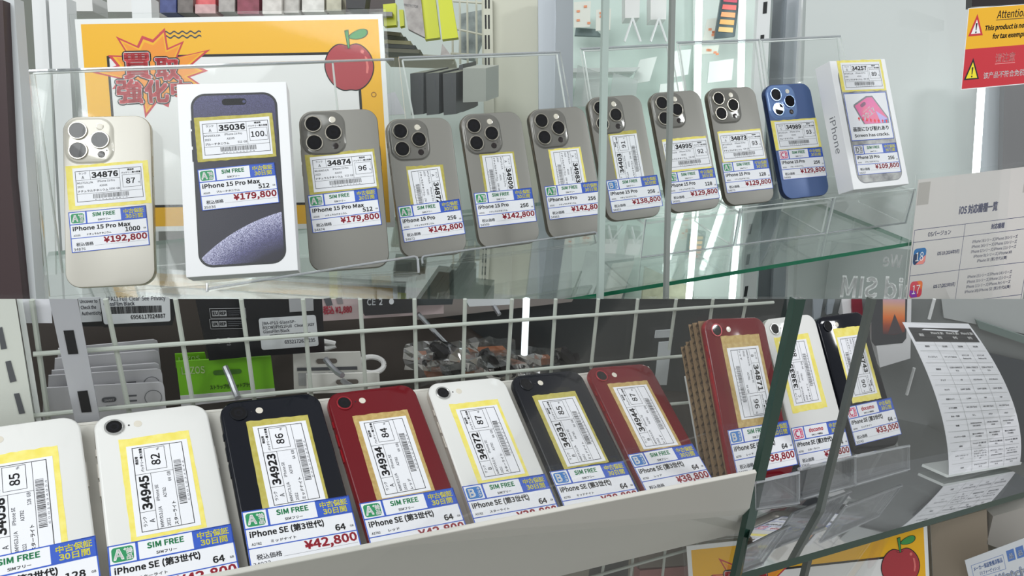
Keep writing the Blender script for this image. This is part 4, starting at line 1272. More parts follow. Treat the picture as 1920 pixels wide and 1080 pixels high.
for k, (q_, c, lb) in enumerate((([(1100, 470), (1190, 480), (1160, 600), (1070, 600)], (122, 140, 138), 'slate box below the shelf under the phone tagged 34403'), ([(1150, 495), (1190, 490), (1165, 560), (1130, 560)], (206, 204, 196), 'white packet with coloured print below the shelf'),
                                 ([(1210, 500), (1300, 540), (1290, 600), (1200, 600)], (176, 178, 150), 'beige leaflet lying below the shelf'))):
    kslab('shelf_goods', 1425 - 25 * k, q_, 12, mat('lower_goods_%d' % k, c, 0.5, noise=(50, tuple(min(255, v + 30) for v in c))), lb, 'packet', group='goods below the shelf right of the middle')

# sliding glass doors in front of the upper row
DOOR = Plane(G2(0, 0, 0) + RY * -0.075, RX, UP)
for nm, px, e, em in (('window_1', [(-60, -20), (1260, -20), (1247, 600), (-60, 600)], [(1259, -20), (1267, -20), (1253, 600), (1246, 600)], GREYEDGE), ('window_2', [(1136, -20), (1990, -20), (1990, 600), (1126, 600)], [(1131, -20), (1143, -20), (1131, 600), (1121, 600)], GEDGEL)):
    dp = DOOR.lift(0 if nm == 'window_2' else 9)
    o = structure(MB().slab(dp, [dp.xy(*q) for q in px], -4, 0, PANE).build(nm), 'sliding glass door of the upper case')
    MB().slab(dp, [dp.xy(*q) for q in e], -4.5, 0.5, em).build('pane_edge', o)

# ================================================================== LOWER DISPLAY
# ---- the white tray: sloping floor the phones lie on, and the lip that stops them
o4, r4 = pose('B4')
to, _tr = pose('B1')
X1 = (pframe('B7')(0, 0) - pframe('B1')(0, 0)).normalized()
ZT = r4.col[2].normalized()
YT = ZT.cross(X1).normalized()
TRAY = Plane(pframe('B4')(0, 0, -7.3), X1, YT, ZT)              # the floor under the phones; y = 0 at their lower edges
TRW = mat('tray_white', (206, 204, 196), 0.5)
tray = root('display_tray', TRAY(60, -6), 'white tray with a tall front lip holding the lower row of phones', 'tray')
lipf = Plane(TRAY(0, -9.0), X1, ZT, -YT)
la, lb2 = lipf.xy(480, 1067), lipf.xy(1419, 885)
lc, ld = lipf.xy(1397, 996), lipf.xy(1047, 1080)
x_end = lb2[0]
fl_end = TRAY.xy(1288, 800)[0]
MB().box(TRAY, -330, fl_end, -8, 139, -7.4, -4.8, TRW).build('tray_floor', tray)
gr = (lb2[1] - la[1]) / (lb2[0] - la[0])
gl = (lc[1] - ld[1]) / (lc[0] - ld[0])
f_ = lambda x: la[1] + gr * (x - la[0])
g_ = lambda x: ld[1] + gl * (x - ld[0])
MB().slab(lipf, [(-330, g_(-330)), (lc[0], lc[1]), (x_end, lb2[1]), (-330, f_(-330))], -2.6, 0.6, TRW).build('front_lip', tray, bevel=0.8)
MB().box(TRAY, -330, fl_end, 139, 141, -6.6, -4.6, TRW).build('back_rim', tray)

# ---- wire grid behind it; everything of the lower display stops at one level line
HG = Vector((0.882, 0.471, 0.0)).normalized()
NG = Vector((0.471, -0.882, 0.0))                                # towards the viewer
GRID = Plane(pframe('B4')(0, 138, -7.3) - NG * 0.020, HG, Vector((0, 0, 1)), NG)
SEAM = 560.6
WIRE = mat('grid_wire_white', (180, 186, 177), 0.35)
go = root('wire_grid', GRID.hit(700, 760), 'white wire grid panel behind the lower row of phones', 'grid')
VW = [((60, 562), (91, 790)), ((198, SEAM), (243, 775)), ((329, SEAM), (362, 758)), ((452, SEAM), (477, 750)), ((568, SEAM), (584, 745)), ((675, SEAM), (686, 735)), ((777, SEAM), (781, 735)), ((872, SEAM), (868, 722)), ((960, SEAM), (951, 715)), ((1042, SEAM), (1033, 705)),
      ((1122, SEAM), (1107, 700)), ((1196, SEAM), (1180, 700)), ((1268, SEAM), (1250, 690)), ((1337, SEAM), (1318, 690)), ((1400, SEAM), (1384, 640))]
lowz = GRID.xy(700, 790)[1]
for a, b in VW:
    A_, B_ = GRID.hit(*a), GRID.hit(*b)
    u = (B_ - A_).normalized()
    z1 = GRID.o.z + lowz / 1000
    MB().tube([A_, A_ + u * ((A_.z - z1) / -u.z)], 0.0016, WIRE, 8).build('upright_wire', go)
for a, b in (((62, 664), (1450, 567)), ((62, 779), (1450, 652)), ((400, 772 + 60), (1450, 741))):
    A_, B_ = GRID.hit(*a, 3.0), GRID.hit(*b, 3.0)
    MB().tube([A_, B_], 0.0016, WIRE, 8).build('cross_wire', go)


def cut_slab(p, px, thick, m, edge=None):
    """a board whose upper edge, front and back, runs along the level line where the lower display ends"""
    n = len(px)
    b = p.lift(-thick)
    fv = [p.hit(*q) for q in px]
    bv = [b.hit(*q) if abs(q[1] - SEAM) < 0.5 else p(*p.xy(*q), 0) - p.pn * thick / 1000 for q in px]
    mb = MB()
    mb.add(bv + fv, [tuple(range(n))[::-1], tuple(range(n, 2 * n))], m)
    mb.add(bv + fv, [(i, (i + 1) % n, n + (i + 1) % n, n + i) for i in range(n)], edge or m)
    return mb


def gslab(name, back, px, thick, m, label=None, cat=None, parent=None, group=None, edge=None):
    p = GRID.lift(-back)
    o = cut_slab(p, px, thick, m, edge).build(name, parent)
    return tag(o, label, cat, group) if label else o


def gsheet(back, w, h, px):
    p = GRID.lift(-back)
    return Sheet(w, h, *[p.hit(*q) for q in px])


S0 = SEAM
structure(gslab('wall_low', 62, [(-60, S0), (1475, S0), (1475, 900), (-60, 900)], 6, mat('low_back_brown', (66, 60, 56), 0.6)), 'dark back board of the lower display')
gslab('shelf_board', 60, [(600, S0), (1475, S0), (1475, 600), (1475, 760), (1000, 700), (860, 600)], 2, mat('low_back_slate', (40, 44, 46), 0.35), 'dark slate board behind the right half of the wire grid', 'board')
# left end: slotted white upright, clear strip, aluminium slotted post
p = GRID.lift(6)
o = root('slotted_upright', p.hit(20, 790), 'white enamel slotted upright at the left end of the wire grid', 'upright')
cut_slab(p, [(-20, S0), (29, S0), (66, 800), (-20, 800)], 10, mat('upright_white', (214, 218, 210), 0.4)).build('post', o)
for q_ in ([(-4, 615), (4, 613), (13, 653), (2, 655)], [(10, 678), (20, 676), (31, 714), (19, 717)], [(26, 738), (36, 737), (47, 774), (36, 776)]):
    MB().slab(p, [p.xy(*q) for q in q_], -1, 0.4, mat('slot_shadow', (86, 88, 92), 0.6)).build('slot', o)
gslab('clear_strip', -3, [(31, S0), (42, S0), (78, 790), (68, 790)], 2, ACE, 'clear plastic strip beside the white slotted upright', 'strip')
p = GRID.lift(12)
o = root('slotted_post', p.hit(165, 792), 'brushed aluminium slotted post in front of the wire grid', 'post')
cut_slab(p, [(92, S0), (145, S0), (188, 791), (141, 791)], 9, mat('brushed_aluminium', (190, 192, 198), 0.32, 0.45)).build('post', o)
for q_ in ([(119, 620), (138, 619), (147, 663), (128, 664)], [(145, 734), (164, 732), (172, 772), (153, 773)]):
    MB().slab(p, [p.xy(*q) for q in q_], -1, 0.4, mat('slot_black', (16, 16, 18), 0.7)).build('slot', o)
gslab('paper_tag', 2, [(34, S0), (95, S0), (98, 606), (42, 606)], 1, PAPER, 'white paper tag between the clear strip and the aluminium post', 'tag')

# packets hanging behind the grid
BLKP = mat('packet_black', (24, 25, 28), 0.3)
LBL = mat('packet_label', (192, 196, 198), 0.4)
o = gslab('film_packet', 14, [(146, S0), (192, S0), (196, 612), (154, 612)], 5, BLKP, 'black film packet with a white authenticity label beside the aluminium post', 'packet', group='black film packets behind the grid')
sh = gsheet(13.6, 46, 45, [(146, S0 - 3), (188, S0 - 4), (191, 602), (153, 604)])
m = MB().box(sh, 0, 46, 0, 45, 0, 0.3, LBL)
bd = m.build('label', o)
q = MB()
for k, t in enumerate(('Uncover to', 'Check the', 'Authenticity')):
    q.text(sh, t, 3, 10 + 11 * k, 6, INKG, 0.4, 0.03, fit=3.6 * len(t))
q.build('lettering', bd)
o = gslab('film_packet', 10, [(186, S0), (326, S0), (329, 588), (323, 610), (194, 614)], 5, BLKP, 'black film packet with a large barcode label 6956117024887', 'packet', group='black film packets behind the grid')
sh = gsheet(9.6, 124, 44, [(187, S0 - 2), (318, S0 - 4), (320, 602), (195, 608)])
bd = MB().slab(sh, rrect(124, 44, 4, 4, 62, 22), 0, 0.3, LBL).build('label', o)
q = MB()
q.text(sh, 'IPA11 Full  Clear  See  Privacy', 12, 5, 7, INKG, 0.4, 0.02, fit=104)
q.text(sh, 'GlassFilm Black', 5, 13, 6, INKG, 0.4, 0.04, fit=54)
bars(q, sh, 14, 108, 14.5, 27, 0.4, 5)
bars(q, sh, 14.6, 108, 14.5, 27, 0.4, 9)
q.text(sh, '6956117024887', 114, 37, 7, INK, 0.4, 0.03, 'r', 64)
q.build('lettering', bd)

o = gslab('film_packet', 12, [(366, S0), (604, S0), (609, 660), (480, 668), (392, 676), (384, 640)], 6, BLKP, 'wide black film packet with recycling marks and a white barcode label', 'packet', group='black film packets behind the grid')
sh = gsheet(11.6, 115, 68, [(485, 597), (592, 590), (598, 648), (491, 656)])
bd = MB().slab(sh, rrect(115, 68, 5, 4, 57, 34), 0, 0.3, LBL).build('label', o)
q = MB()
for k, (t, f) in enumerate((('[BA-IP11-GlassSP-', 66), ('B](CW)IPH11Full   Clear   EASY', 104), ('GlassFilm Black', 52))):
    q.text(sh, t, 6, 14 + 9 * k, 6, INKG, 0.4, 0.02, fit=f)
bars(q, sh, 18, 100, 36, 45, 0.4, 15)
bars(q, sh, 18.4, 100, 36, 45, 0.4, 16)
q.text(sh, '6932172635235', 108, 58, 7.5, INKG, 0.4, 0.03, 'r', 62)
q.build('lettering', bd)
q = MB()
GRY = mat('print_light_grey', (150, 152, 154), 0.5)
for yy, t in ((578, 'EU'), (598, 'UK')):
    s2 = gsheet(11.5, 68, 19, [(392, yy), (460, yy - 1), (462, yy + 19), (395, yy + 20)])
    q.frame(s2, 0, 0, 68, 18, 0.8, GRY, 0.3)
    q.rect(s2, 4, 4, 16, 14, GRY, 0.3)
    q.rect(s2, 17, 4, 31, 14, GRY, 0.3)
    q.text(s2, t, 10, 11.4, 5.4, BLKP, 0.45, 0.06, 'c', 9)
    q.text(s2, 'REP', 24, 11.4, 5.4, BLKP, 0.45, 0.06, 'c', 11.5)
    for k in range(3):
        q.rect(s2, 34, 4.5 + 3.4 * k, 62 - 8 * (k == 2), 5.8 + 3.4 * k, mat('print_dim', (74, 76, 80), 0.5), 0.3)
s2 = gsheet(11.5, 40, 14, [(400, 634), (440, 631), (441, 645), (401, 648)])
for cx in (8, 28):
    for a in range(3):
        t0 = 2.1 * a
        q.poly(s2, [(cx + 5.6 * math.cos(t0 + i), 6 + 5.6 * math.sin(t0 + i)) for i in (0, 0.5, 1.0, 1.4)] + [(cx + 3.8 * math.cos(t0 + i), 6 + 3.8 * math.sin(t0 + i)) for i in (1.4, 1.0, 0.5, 0)], GRY, 0.3)
q.text(s2, 'PAP', 28, 16, 3, GRY, 0.3, 0, 'c')
q.build('lettering', o)
s2 = gsheet(11.5, 46, 25, [(541, S0 - 1), (587, S0 - 2), (588, 582), (543, 585)])
MB().rect(s2, 0, 0, 46, 25, mat('label_grey', (150, 152, 154), 0.5), 0.3).build('small_label', o)

# white hang cards in a row, seen one behind the other
HC = mat('hang_card_white', (184, 184, 187), 0.35)
HCD = mat('hang_card_print', (84, 86, 90), 0.5)
for k, (xl, xr, yt, yb, c) in enumerate(((106, 296, 637, 700, 0), (100, 298, 657, 725, 1), (94, 299, 681, 745, 2), (88, 303, 692, 765, 3), (79, 307, 717, 790, 4))):
    bk = 40 - 6.5 * k
    pt = [(xl + 3, yt + 17 - 1.5 * k), (xr - 8, yt), (xr - 1, yt + 3), (xr + 1, yt + 10), (xr + 7, yb), (xl, yb + 14)]
    o = gslab('hang_card', bk, pt, 1.2, HC, 'white hang card, %s from the front of the row behind the aluminium post' % ('fifth', 'fourth', 'third', 'second', 'first')[k], 'packet', group='white hang cards behind the grid')
    if k > 1:
        s2 = gsheet(bk - 0.2, 200, 40, [(xl, yt + 16), (xr, yt), (xr + 3, yt + 38), (xl, yt + 54)])
        q = MB()
        q.poly(s2, rrect(24, 10, 5, 5, 106, 26), HCD, 0.2)
        q.rect(s2, 100, 38, 118, 41, HCD, 0.2)
        for a in range(2):
            q.rect(s2, 136, 20 + 10 * a, 152, 23 + 10 * a, HCD, 0.2)
        q.lathe(s2, 180, 28, [(15, 0.2), (14, 0.2)], HCD, 24, cap=False)
        q.text(s2, 'SMART', 106, 28.6, 4, HC, 0.4, 0.04, 'c', 16)
        q.build('printing', o)

# the green header card with its hook, and the card behind it
LIMEG = mat('header_green', (104, 168, 30), 0.4)
o = gslab('header_card', 26, [(328, 664), (384, 661), (392, 690), (330, 690)], 1.2, LIMEG, 'green header card showing above the one in front of it', 'packet', group='green header cards')
s2 = gsheet(25.8, 60, 12, [(333, 668), (380, 664), (381, 676), (334, 680)])
MB().text(s2, 'LAZOS', 2, 10, 8, mat('pale_green_print', (196, 220, 160), 0.5), 0.3, fit=50).build('lettering', o)
o = gslab('header_card', 18, [(330, 678), (508, 668), (515, 728), (338, 742)], 1.4, LIMEG, 'green header card with white lettering hanging behind the grid', 'packet', group='green header cards')
s2 = gsheet(17.8, 180, 64, [(330, 678), (508, 668), (515, 728), (338, 742)])
q = MB()
q.text(s2, 'LAZOS', 8, 24, 13, mat('pale_green_print'), 0.3, 0.02, fit=42)
q.text(s2, 'ストラップ付ソケットプラグ', 56, 56, 7, mat('green_ink', (60, 84, 40), 0.5), 0.3, 0.03, fit=80)
q.poly(s2, rrect(54, 9, 4.5, 6, 92, 25), mat('header_hole', (60, 104, 30), 0.6), 0.3)
q.build('lettering', o)
p = GRID.lift(-17.8)
MB().slab(p, [p.xy(*q_) for q_ in [(338, 742), (515, 728), (517, 742), (340, 762)]], -1, 0.3, HC).build('card_foot', o)
HK = mat('hook_grey', (150, 152, 156), 0.3, 0.6)
for q_, lb in (([(422, 688), (430, 706), (440, 732), (446, 746)], 'grey metal hook through the green header card'), ([(610, 673), (620, 686), (632, 698), (642, 704)], 'grey metal hook through the tall white hang card'), ([(643, 714), (650, 719), (658, 724)], 'grey metal hook through the low white hang card')):
    pts = [GRID.lift(-14 + 7 * i).hit(*v) for i, v in enumerate(q_)]
    tag(MB().tube(pts, 0.0022, HK, 8).build('display_hook', smooth=True), lb, 'hook', 'display hooks behind the grid')

# white charger cards, cable loop
WC = mat('charger_card', (212, 212, 206), 0.4)
for k, (q_, lb, hole) in enumerate((([(550, 663), (676, 660), (684, 735), (552, 735)], 'tall white hang card with a printed grey panel', (613, 676)), ([(575, 702), (711, 699), (713, 735), (576, 738)], 'low white hang card in front of the tall one', (647, 718)))):
    bk = 26 - 8 * k
    o = gslab('charger_card', bk, q_, 1.5, WC, lb, 'packet', group='white charger cards')
    q = MB()
    s2 = gsheet(bk - 0.2, 130, 75, [q_[0], q_[1], (q_[1][0] + 8, q_[1][1] + 75), (q_[0][0] + 2, q_[0][1] + 75)])
    x0 = 62 if k == 0 else 70
    q.poly(s2, rrect(40, 9, 4.5, 6, x0, 15), mat('hang_hole', (104, 98, 92), 0.6), 0.3)
    if k == 0:
        q.rect(s2, 6, 26, 120, 32, HCD, 0.3)
        for i in range(4):
            q.rect(s2, 8 + 28 * i, 36, 30 + 28 * i, 60, mat('panel_print', (166, 168, 168), 0.5), 0.3)
    q.build('printing', o)
pts = []
for k in range(26):
    a = 2 * math.pi * k / 25
    pts.append(GRID.lift(-34 + 4 * math.sin(a)).hit(696 + 24 * math.cos(a), 684 + 15 * math.sin(a)))
CBL = mat('cable_white', (206, 206, 204), 0.4)
tag(MB().tube(pts, 0.0022, CBL, 8).build('charging_cable', smooth=True), 'white cable coil behind the white hang cards', 'cable')
pts = [GRID.lift(-40).hit(606 + 30 * math.sin(t * 0.9) * (1 - t / 9), 640 + 4 * t) for t in range(9)]
tag(MB().tube(pts, 0.0022, CBL, 8).build('charging_cable', smooth=True), 'white braided cable end beside the wide black packet', 'cable')

# price strips and dark packets along the top
o = gslab('price_strip', 36, [(602, S0), (700, S0), (740, 572), (832, 571), (832, 588), (606, 602)], 2, mat('strip_pink_white', (184, 168, 168), 0.5), 'pinkish price strip behind the upper edge of the grid', 'label')
s2 = gsheet(35.8, 120, 20, [(604, 574), (700, 571), (700, 588), (605, 594)])
q = MB()
q.text(s2, '税込 ¥1,880', 2, 14, 12, mat('strip_red', (176, 70, 84), 0.5), 0.3, 0.05, fit=66)
q.poly(s2, [(4, -14), (20, -16), (24, -2), (10, 0)], HCD, 0.3)
q.poly(s2, [(32, -15), (46, -16), (48, -4), (36, -3)], mat('strip_grey', (130, 126, 128), 0.5), 0.3)
q.build('lettering', o)
o = gslab('film_packet', 24, [(674, S0), (786, S0), (780, 586), (684, 592)], 6, mat('packet_charcoal', (44, 44, 46), 0.4), 'charcoal packet with white approval marks at the top of the grid', 'packet', group='black film packets behind the grid')
s2 = gsheet(23.6, 60, 12, [(686, S0 - 6), (748, S0 - 6), (748, 570), (686, 572)])
q = MB()
q.text(s2, 'CE', 2, 12, 8, LBL, 0.3, 0.03, fit=15)
q.text(s2, '2', 24, 12, 8, LBL, 0.3, 0.05)
q.poly(s2, rrect(9, 8, 4, 5, 46, 8), LBL, 0.3)
q.build('lettering', o)
gslab('film_packet', 28, [(778, S0), (850, S0), (848, 571), (776, 573)], 6, mat('packet_slate', (52, 58, 60), 0.4), 'slate packet at the top of the grid beside the charcoal one', 'packet', group='black film packets behind the grid')
gslab('white_carton', 28, [(872, S0), (960, S0), (958, 571), (880, 575)], 8, LBL, 'white carton edge at the top of the grid', 'carton', edge=mat('teal_band', (96, 150, 140), 0.4))
gslab('shelf_lip', 52, [(780, S0), (1075, S0), (1072, 566), (780, 600)], 3, mat('lip_grey', (126, 120, 116), 0.5), 'grey shelf lip behind the packets', 'shelf')
# bagged straps: tan bands, black clips, crumpled bags, steel prongs
TAN = mat('strap_tan', (150, 88, 50), 0.45)
BKC = mat('clip_black', (26, 24, 26), 0.35)
rnd = random.Random(23)
for k, (x0, y0, x1, y1, bx0, by0) in enumerate(((772, 668, 880, 662, 825, 656), (800, 698, 900, 692, 852, 688), (878, 660, 950, 656, 918, 672), (905, 690, 1000, 682, 950, 690), (960, 678, 1035, 672, 1062, 668))):
    nm = ('by the white cable', 'low in front of the first bag', 'under the steel prong', 'behind the white phone tagged 34972', 'behind the black phone tagged 34931')[k]
    pk = GRID.lift(-26 - 4 * k)
    o = root('strap_packet', pk.hit((x0 + x1) / 2, y1 + 20), 'clear bag with a tan strap and black clip, ' + nm, 'packet', 'bagged tan straps behind the grid')
    MB().slab(pk, [pk.xy(x0, y0), pk.xy(x1, y1), pk.xy(x1 + 2, y1 + 11), pk.xy(x0 + 2, y0 + 11)], -8, 0, TAN).build('strap', o)
    m = MB()
    c = [pk.lift(4).hit(bx0 + 16 * math.cos(a) * (1 + 0.3 * math.sin(3 * a)), by0 + 12 * math.sin(a)) for a in [i * 0.42 for i in range(12)]]
    m.tube(c, 0.0042, BKC, 7)
    m.tube([pk.lift(7).hit(bx0 - 14, by0 - 12), pk.lift(7).hit(bx0, by0), pk.lift(7).hit(bx0 + 12, by0 + 12)], [0.003, 0.006, 0.004], BKC, 7)
    m.build('clip', o, smooth=True)
    m = MB()
    nx, ny = 9, 6
    vs = [pk.hit(x0 - 14 + (x1 - x0 + 30) * i / (nx - 1) + rnd.uniform(-3, 3), y0 - 26 + 52 * j / (ny - 1) + rnd.uniform(-4, 4), 10 + rnd.uniform(-6, 6)) for j in range(ny) for i in range(nx)]
    m.add(vs, [(j * nx + i, j * nx + i + 1, (j + 1) * nx + i + 1, (j + 1) * nx + i) for j in range(ny - 1) for i in range(nx - 1)], BAG)
    m.build('clear_bag', o)
for a, b, lb in (((783, 588), (858, 668), 'steel prong sloping down to the bagged straps'), ((925, 572), (936, 590), 'short steel prong tip at the top of the grid')):
    tag(MB().tube([GRID.lift(-30).hit(*a), GRID.lift(-20).hit(*b)], 0.0020, mat('steel', (170, 172, 176), 0.2, 0.9), 8).build('display_hook', smooth=True), lb, 'hook', 'display hooks behind the grid')
o = MB().tube([GRID.lift(-8).hit(987, SEAM), GRID.lift(-8).hit(983, 664)], 0.0030, mat('reflection_glow', (250, 255, 255), 0.4, emit=((225, 240, 245), 0.9)), 10).build('light_or_reflection_tube')  # glowing rod added in place of a lamp's reflection in the pane
tag(o, 'glowing rod behind the grid in place of a lamp reflection, above the black phone', 'lamp')
for q_, lb in (([(1230, 620), (1262, 618), (1262, 632), (1228, 634)], 'bright label behind the grid left of the cardboard'), ([(1236, 642), (1260, 640), (1250, 722), (1228, 722)], 'pale hanging strip behind the grid left of the cardboard')):
    gslab('pale_label', 30, q_, 1, mat('label_pale', (190, 196, 198), 0.4), lb, 'label', group='pale labels behind the grid')

# ---- right: glass shelf, corrugated cardboard, stands, phone boxes
X2 = (pframe('B10')(0, 0) - pframe('B8')(0, 0)).normalized()
Y2 = Vector((-X2.y, X2.x, 0)).normalized()
N2 = X2.cross(Y2).normalized()
sp_ = Plane(pframe('B9')(0, -4, 3), X2, Y2, N2)
FP9 = Plane(pframe('B9')(0, -1, 15), X2, Vector((0, 0, 1)), -Y2)
LOWS = Plane(FP9.hit(1551, 932), X2, Y2, N2)
a, b = Vector(LOWS.xy(1392, 1074)), Vector(LOWS.xy(1925, 921))
d_ = (b - a).normalized()
c0 = a
c1 = b + d_ * 40
per = Vector((-d_.y, d_.x))
q4 = [tuple(c0), tuple(c1), tuple(c1 + per * 200), LOWS.xy(1500, 720), LOWS.xy(1432, 850)]
x_l = fl_end
m = MB()
tp = [LOWS(x, y, 0) for x, y in q4]
bt = [LOWS(x, y, -8) for x, y in q4]
m.add(tp + bt, [(0, 1, 2, 3, 4), (9, 8, 7, 6, 5)], SHELFH)
m.add(tp + bt, [(i, (i + 1) % 5, 5 + (i + 1) % 5, 5 + i) for i in range(5)], GEDGED)
tag(m.build('glass_shelf'), 'grey glass shelf under the three clear stands at the lower right', 'shelf')

KRAFT = mat('corrugated_kraft', (132, 107, 77), 0.7, noise=(60, (146, 121, 89)))
KRD = mat('kraft_flute', (104, 82, 56), 0.8)
fr8 = pframe('B8')
cb = root('cardboard_pad', fr8(0, -2, -30), 'stack of corrugated cardboard pads behind the upright red phone', 'cardboard')
z = -8.0
for k, (x0, x1, y1) in enumerate(((-33, 33, 138), (-34, 30, 138), (-35, 30, 124), (-36, 28, 121))):
    m = MB()
    for zz in (z, z - 5.6):
        m.box(fr8, x0, x1, 6, y1, zz - 0.5, zz, KRAFT)
    n = 2 * int(y1 / 7)
    pts = [(6 + (y1 - 6) * i / n, z - 0.6 - (4.9 if i % 2 else 0.0)) for i in range(n + 1)]
    m.add([fr8(x0 + 0.4, y, w) for y, w in pts] + [fr8(x1 - 0.4, y, w) for y, w in pts], [(i, i + 1, n + 2 + i, n + 1 + i) for i in range(n)], KRD)
    m.build('corrugated_sheet', cb)
    z -= 6.6

ACL = clear('thick_acrylic', (0.93, 0.94, 0.95), 0.7, 0.08, 0.04, 0.05, (228, 232, 238))
for key, lipx, lb in (('B8', ((1418, 906, 955), (1499, 888, 944)), 'clear stand under the upright red phone'), ('B9', ((1500, 881, 937), (1602, 858, 910)), 'clear stand under the white phone tagged 33835'), ('B10', ((1606, 857, 909), (1706, 837, 880)), 'rightmost clear stand, under the black phone priced 33,000')):
    fr = pframe(key)
    FP = Plane(fr(0, -1, 15), X2, Vector((0, 0, 1)), -Y2)
    (xa, ya, ba), (xb, yb, bb) = lipx
    A0, A1, B0, B1 = FP.xy(xa, ya), FP.xy(xa, ba), FP.xy(xb, yb), FP.xy(xb, bb)
    o = root('acrylic_stand', FP((A1[0] + B1[0]) / 2, (A1[1] + B1[1]) / 2), lb, 'stand', 'clear stands at the lower right')
    r1 = lambda v, t: (v[0], v[1] + t)
    MB().slab(FP, [A1, B1, B0, A0], -3, 0, ACL, ACE).build('front_lip', o, bevel=1.0)
    m = MB()
    for u, v in ((A0, B0), (A1, B1), (A0, A1), (B0, B1)):
        m.tube([FP(*u, -1), FP(*v, -1)], 0.0016 if u[1] == v[1] or abs(u[0] - v[0]) > 20 else 0.0009, BEAD, 8)
    m.build('lip_bead', o, smooth=True)
    (u0, v0), (u1, v1) = LOWS.xy(xa, ba), LOWS.xy(xb, bb)
    MB().slab(LOWS, [(u0 + 1, v0 + 1), (u1 - 1, v1 + 1), (u1 - 1, v1 + 62), (u0 + 1, v0 + 62)], 0.4, 2.8, ACL, ACE).build('base_plate', o)
    MB().box(fr, A0[0] + 2, B0[0] - 2, -4, 96, -11.5 if key != 'B8' else -42.5, -8.6 if key != 'B8' else -40, ACR, ACE).build('back_panel', o)

# curved comparison table in a clear L-shaped holder
KP = Plane(LOWS.hit(1840, 888) + N2 * 0.026, X2 * 0.5 + CXW * 0.5, Vector((0.0, 0.16, 0.98)))
o = root('comparison_sheet', KP.hit(1840, 890), 'curved white comparison table standing in a clear holder', 'sheet')
c4 = [KP.hit(1692, 604), KP.hit(1816, 607), LOWS.hit(1909, 877) + N2 * 0.004, LOWS.hit(1776, 901) + N2 * 0.004]
CW, CH = 100.0, 210.0


class Bent(Sheet):
    def __call__(s, x, y, z=0.0):
        p = Sheet.__call__(s, x, y, z)
        v = y / s.h
        return p + (s.c[1] - s.c[0]).normalized() * 0.011 * 4 * v * (1 - v) * (0.35 + 0.65 * x / s.w)


sh = Bent(CW, CH, *c4, bend=0.012)


def grid_sheet(mb, sp, x0, y0, x1, y1, m, z, n=16):
    k = max(1, int(n * (y1 - y0) / sp.h))
    vs = [sp(x, y0 + (y1 - y0) * j / k, z) for j in range(k + 1) for x in (x0, x1)]
    mb.add(vs, [(2 * j, 2 * j + 1, 2 * j + 3, 2 * j + 2) for j in range(k)], m)


m = MB()
grid_sheet(m, sh, 0, 0, CW, CH, PAPER, 0.0, 24)
grid_sheet(m, sh, 0, 0, CW, CH, PAPER, -0.3, 24)
bd = m.build('paper', o)
q = MB()
grid_sheet(q, sh, 4, 6, 97, 23, mat('table_header', (44, 44, 48), 0.5), 0.1, 40)
hd = [23, 34, 49, 65, 77, 90, 102, 114, 125, 141, 157, 170, 190, 206]
cols = [4, 30, 53, 75, 97]
for y in hd[1:-1]:
    q.rect(sh, 4, y - 0.2, 97, y + 0.2, GRY, 0.12)
for x in cols[1:-1]:
    for y0, y1 in zip(hd[:-1], hd[1:]):
        q.rect(sh, x - 0.15, y0, x + 0.15, y1, GRY, 0.12)
for j, t in enumerate(('項目', 'iPhone SE (第1世代)', 'iPhone SE (第2世代)', 'iPhone SE (第3世代)')):
    cx = (cols[j] + cols[j + 1]) / 2
    if j == 0:
        q.text(sh, t, cx, 16, 2.6, WHT, 0.2, 0.03, 'c')
    else:
        q.text(sh, 'iPhone SE (第' + str(j), cx, 13.4, 2.4, WHT, 0.2, 0.03, 'c', 18)
        q.text(sh, '世代)', cx, 18.8, 2.4, WHT, 0.2, 0.03, 'c', 6)
TB = (('発売年', '2016年', '2020年', '2022年'), ('ディスプレイ', '4インチ Retina', '4.7インチ|Retina HD', '4.7インチ|Retina HD'), ('解像度', '1136 x 640ピク|セル', '1334 x 750ピク|セル', '1334 x 750ピク|セル'), ('チップ', 'A9', 'A13 Bionic', 'A15 Bionic'), ('カメラ', '12MP (広角)', '12MP (広角)', '12MP (広角)'),
      ('前面カメラ', '1.2MP', '7MP', '7MP'), ('ビデオ撮影', '4K (30 fps)', '4K (60 fps)', '4K (60 fps)'), ('防水・防塵', 'なし', 'IP67', 'IP67'), ('容量', '16GB/32GB/64|GB/128GB', '64GB/128GB/2|56GB', '64GB/128GB/2|56GB'), ('バッテリー性能', '最大13時間のビ|デオ再生', '最大13時間のビ|デオ再生', '最大15時間のビ|デオ再生'),
      ('認証', 'Touch ID (第1世|代)', 'Touch ID (第2世|代)', 'Touch ID (第2世|代)'), ('カラーバリエーシ|ョン', 'スペースグレイ、|シルバー、ゴール|ド、ローズゴール|ド', 'ホワイト、ブラッ|ク、|(PRODUCT)RED', 'ミッドナイト、ス|ターライト、|(PRODUCT)RED'), ('材質', 'アルミニウムとガ|ラス', 'アルミニウムとガ|ラス', 'アルミニウムとガ|ラス'))
for i, rw in enumerate(TB):
    for j, t in enumerate(rw):
        ls = t.split('|')
        yc = (hd[i] + hd[i + 1]) / 2
        for k, l in enumerate(ls):
            wd_ = min(20.5, sum(2.1 if ord(ch) > 255 else 1.25 for ch in l))
            q.text(sh, l, (cols[j] + cols[j + 1]) / 2, yc + 0.9 + (k - (len(ls) - 1) / 2) * 4.0, 1.75, INKG, 0.15, 0.035, 'c', wd_)
q.build('lettering', bd)
m = MB()
grid_sheet(m, sh, -2, -3, CW + 2, CH, ACR, -0.8, 24)
m.build('back_panel', o)
f0, f1 = sh(-2, CH), sh(CW + 2, CH)
bk = LOWS.hit(1728, 880) - LOWS.hit(1776, 901)
m = MB()
